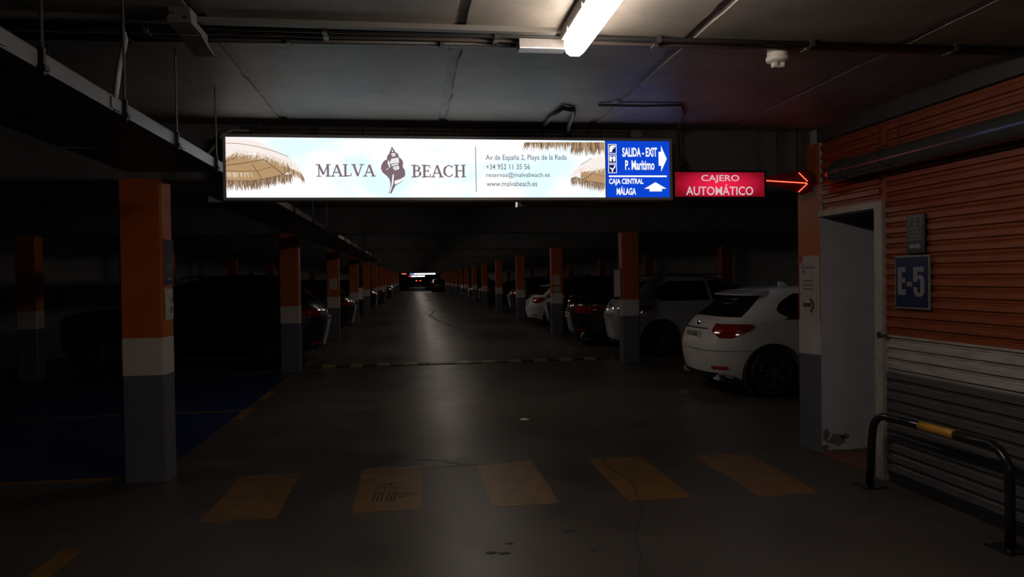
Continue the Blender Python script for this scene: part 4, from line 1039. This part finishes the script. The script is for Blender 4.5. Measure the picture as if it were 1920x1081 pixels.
    if cfg.get('spoiler'):
        z, w, x0, x1 = cfg['spoiler']
        n = 10; top = []; bot = []
        vs = []
        for i in range(n + 1):
            y = lerp(-w, w, i / n); k = 1 - (abs(y) / w) ** 4 * .35
            vs += [(lerp(x1, x0, k), y, z - .004), (lerp(x1, x0, k) + .01, y, z - .026), (x1, y, z + .045), (x1, y, z - .04)]
        fs = []
        for i in range(n):
            a, b = i * 4, i * 4 + 4; fs += [(a, b, b + 2, a + 2), (a + 1, a + 3, b + 3, b + 1), (a, a + 1, b + 1, b), (a + 2, b + 2, b + 3, a + 3)]
        fs += [(0, 2, 3, 1), (n * 4, n * 4 + 1, n * 4 + 3, n * 4 + 2)]
        obj('roof_spoiler', autosmooth(MB().add(vs, fs).mesh('roof_spoiler', m_paint), 50), None, t)
    if cfg.get('rails'):
        for s in (-1, 1):
            z, y, x0, x1 = cfg['rails']; obj('roof_rail', MB().tube([(x0, s * y, z - .03), (x0 + .1, s * y, z + .02), (x1 - .1, s * y, z + .02), (x1, s * y, z - .03)], .014, 8), cfg.get('railm', M_trim), t, True)
    z = cfg['top']; obj('antenna_fin', MB().prism([(cfg['fin'], z - .01), (cfg['fin'] + .16, z - .01), (cfg['fin'] + .05, z + .06), (cfg['fin'] + .01, z + .06)], -.015, .015, 'y'), m_paint, t)
    return t
hatch = CarShape([(.17, .25, 4.25, .78), (.25, .08, 4.38, .86), (.45, .02, 4.42, .892), (.62, .0, 4.41, .90), (.80, .05, 4.33, .90), (.88, .09, 4.2, .893), (.95, .15, 3.75, .88), (.99, .19, 3.25, .866), (1.03, .25, 3.12, .848), (1.15, .42, 2.86, .79), (1.30, .62, 2.42, .705), (1.375, .76, 2.05, .64), (1.42, 1.0, 1.75, .55), (1.435, 1.25, 1.55, .38)], 3.8, 3.2)
hcfg = dict(L=4.42, r=.325, wx=(.80, 3.53), belt=1.03, side=[(1.02, 1.34, [(1.02, 1.02), (1.12, .86), (1.24, .95), (1.34, 1.15)], [(1.02, 1.72), (1.34, 1.66)]), (1.02, 1.34, [(1.02, 1.80), (1.34, 1.74)], [(1.02, 2.92), (1.15, 2.62), (1.34, 1.98)])],
            chrome=(1.02, .95, 2.9), handles=(1.25, 2.2), hz=.91, hm=M_chrome, seams=(1.12, 1.78, 2.85), mirror=2.62,
            tail=(.775, .955, [(.775, .62), (.85, .47), (.955, .45)], [(.775, .80), (.86, .97), (.92, 1.03), (.955, .94)]), head=(.66, .82), rw=(1.04, 1.315, [(1.04, .66), (1.2, .61), (1.315, .56)]), ws=(1.06, 1.36, [(1.06, .70), (1.36, .55)]),
            plate=.80, badge=.93, spoiler=(1.345, .60, .50, .86), top=1.435, fin=1.3, sp=5, dbl=True)
suv = CarShape([(.20, .3, 4.25, .80), (.30, .08, 4.42, .88), (.5, .03, 4.48, .918), (.75, 0, 4.48, .93), (.95, .05, 4.40, .925), (1.03, .10, 4.1, .912), (1.08, .14, 3.5, .897), (1.11, .17, 3.3, .885), (1.3, .36, 2.92, .815), (1.48, .54, 2.5, .73), (1.575, .68, 2.15, .65), (1.615, .9, 1.9, .53), (1.63, 1.2, 1.6, .35)], 4.0, 3.2)
scfg = dict(L=4.48, r=.345, wx=(.86, 3.56), belt=1.10, side=[(1.10, 1.49, [(1.10, .86), (1.2, .72), (1.35, .84), (1.49, 1.05)], [(1.10, 1.86), (1.49, 1.80)]), (1.10, 1.49, [(1.10, 1.93), (1.49, 1.86)], [(1.10, 3.05), (1.25, 2.75), (1.49, 2.1)])],
            handles=(1.35, 2.35), hz=.98, seams=(1.2, 1.9, 2.95), mirror=2.78, tail=(.86, 1.02, [(.86, .52), (1.02, .46)], [(.86, 1.02), (.95, 1.22), (1.02, 1.28)]), head=(.76, .92),
            rw=(1.13, 1.50, [(1.13, .68), (1.5, .56)]), ws=(1.15, 1.52, [(1.15, .72), (1.52, .56)]), plate=.80, badge=1.0, spoiler=(1.52, .58, .48, .8), rails=(1.60, .60, .9, 2.4), top=1.63, fin=1.3, sp=5, dbl=False)
sedan = CarShape([(.18, .25, 4.5, .78), (.28, .08, 4.65, .86), (.5, .02, 4.70, .898), (.72, 0, 4.68, .905), (.88, .03, 4.52, .90), (.97, .07, 4.05, .885), (1.0, .14, 3.65, .872), (1.03, .60, 3.40, .852), (1.06, .92, 3.28, .832), (1.2, 1.30, 2.92, .765), (1.33, 1.68, 2.5, .675), (1.40, 1.95, 2.28, .58), (1.43, 2.05, 2.18, .4)], 3.8, 3.2)
dcfg = dict(L=4.70, r=.33, wx=(1.0, 3.85), belt=1.04, side=[(1.05, 1.36, [(1.05, 1.22), (1.2, 1.46), (1.36, 1.82)], [(1.05, 2.2), (1.36, 2.14)]), (1.05, 1.36, [(1.05, 2.27), (1.36, 2.2)], [(1.05, 3.15), (1.2, 2.82), (1.36, 2.36)])],
            chrome=(1.05, 1.2, 3.1), handles=(1.7, 2.7), hz=.93, seams=(1.55, 2.24, 3.1), mirror=2.85, tail=(.76, .93, [(.76, .50), (.93, .44)], [(.76, .98), (.85, 1.22), (.93, 1.30)]), head=(.66, .84),
            rw=(1.07, 1.37, [(1.07, .66), (1.37, .53)]), ws=(1.08, 1.37, [(1.08, .72), (1.37, .55)]), plate=.72, badge=.93, top=1.43, fin=2.1, sp=7, dbl=False)
def recolour(t, m):
    for c in t.children:
        for s in c.material_slots:
            if s.material and s.material.name.startswith('car_paint'):
                s.link = 'OBJECT'; s.material = m
def park(src, x, y, left, label, m=None, scale=None):
    o = dup(src, (x, y, 0), PI if left else 0, label)
    if scale: o.scale = scale
    if m: recolour(o, m)
    return o
car_h = build_car(hatch, hcfg, P_white, 'white hatchback parked nearest, behind the corner column'); car_h.location = (3.80, 9.72, 0)
car_s = build_car(suv, dict(scfg, rim=M_rim), P_silver, 'pale grey sport utility car parked between white hatchback and first right column'); car_s.location = (4.02, 14.86, 0)
car_d = build_car(sedan, dict(dcfg, rim=M_rimsilver), P_black, 'black saloon parked just beyond the pale grey car on the right'); car_d.location = (3.66, 17.15, 0)
park(car_s, 3.95, 21.75, False, 'dark car squeezed beside the second white hatchback on the right', P_black)
park(car_h, 3.72, 24.05, False, 'second white hatchback, farther along the right side', P_white)
big = park(car_s, -1.70, 15.08, True, 'big black car seen side-on behind the left columns', P_dblue, (1.10, 1.0, 1.06))
park(car_s, -1.75, 22.6, True, 'black car parked second along the left side', P_black)
for i, (src, x, y, l, m, lab) in enumerate((
        (car_s, 4.1, 31.6, False, P_dgrey, 'dark grey car beyond the third right column'), (car_d, 4.0, 45.2, False, P_black, 'black saloon beyond the fifth right column'),
        (car_h, 3.9, 52.6, False, P_black, 'dark hatchback beyond the sixth right column'), (car_s, 3.9, 60.0, False, P_dgrey, 'small dark grey car far along the right side'),
        (car_s, -1.75, 36.4, True, P_black, 'black car farther along the left side'), (car_d, -1.6, 43.6, True, P_dgrey, 'dark grey saloon far along the left side'),
        (car_h, -1.6, 57.4, True, P_black, 'small dark hatchback far along the left side'), (car_s, -1.7, 64.6, True, P_silver, 'tiny pale car far along the left side'))):
    park(src, x, y, l, lab, m)
# far dark car standing in the aisle and a distant one with lit red lights
o = park(car_s, 3.2, 92, False, 'dark car standing on the right of the aisle, far away', P_dgrey); o.rotation_euler = (0, 0, PI / 2); 
o = park(car_s, 1.55, 222, False, 'distant car with two lit red tail lights', P_dgrey); o.rotation_euler = (0, 0, PI / 2); o.scale = (1, .85, 1.3)
E_tailfar = emit('lit_tail_light', (1.0, .06, .02), 8.0)
for c in o.children:
    if c.name.startswith('tail_light'):
        c.material_slots[0].link = 'OBJECT'; c.material_slots[0].material = E_tailfar
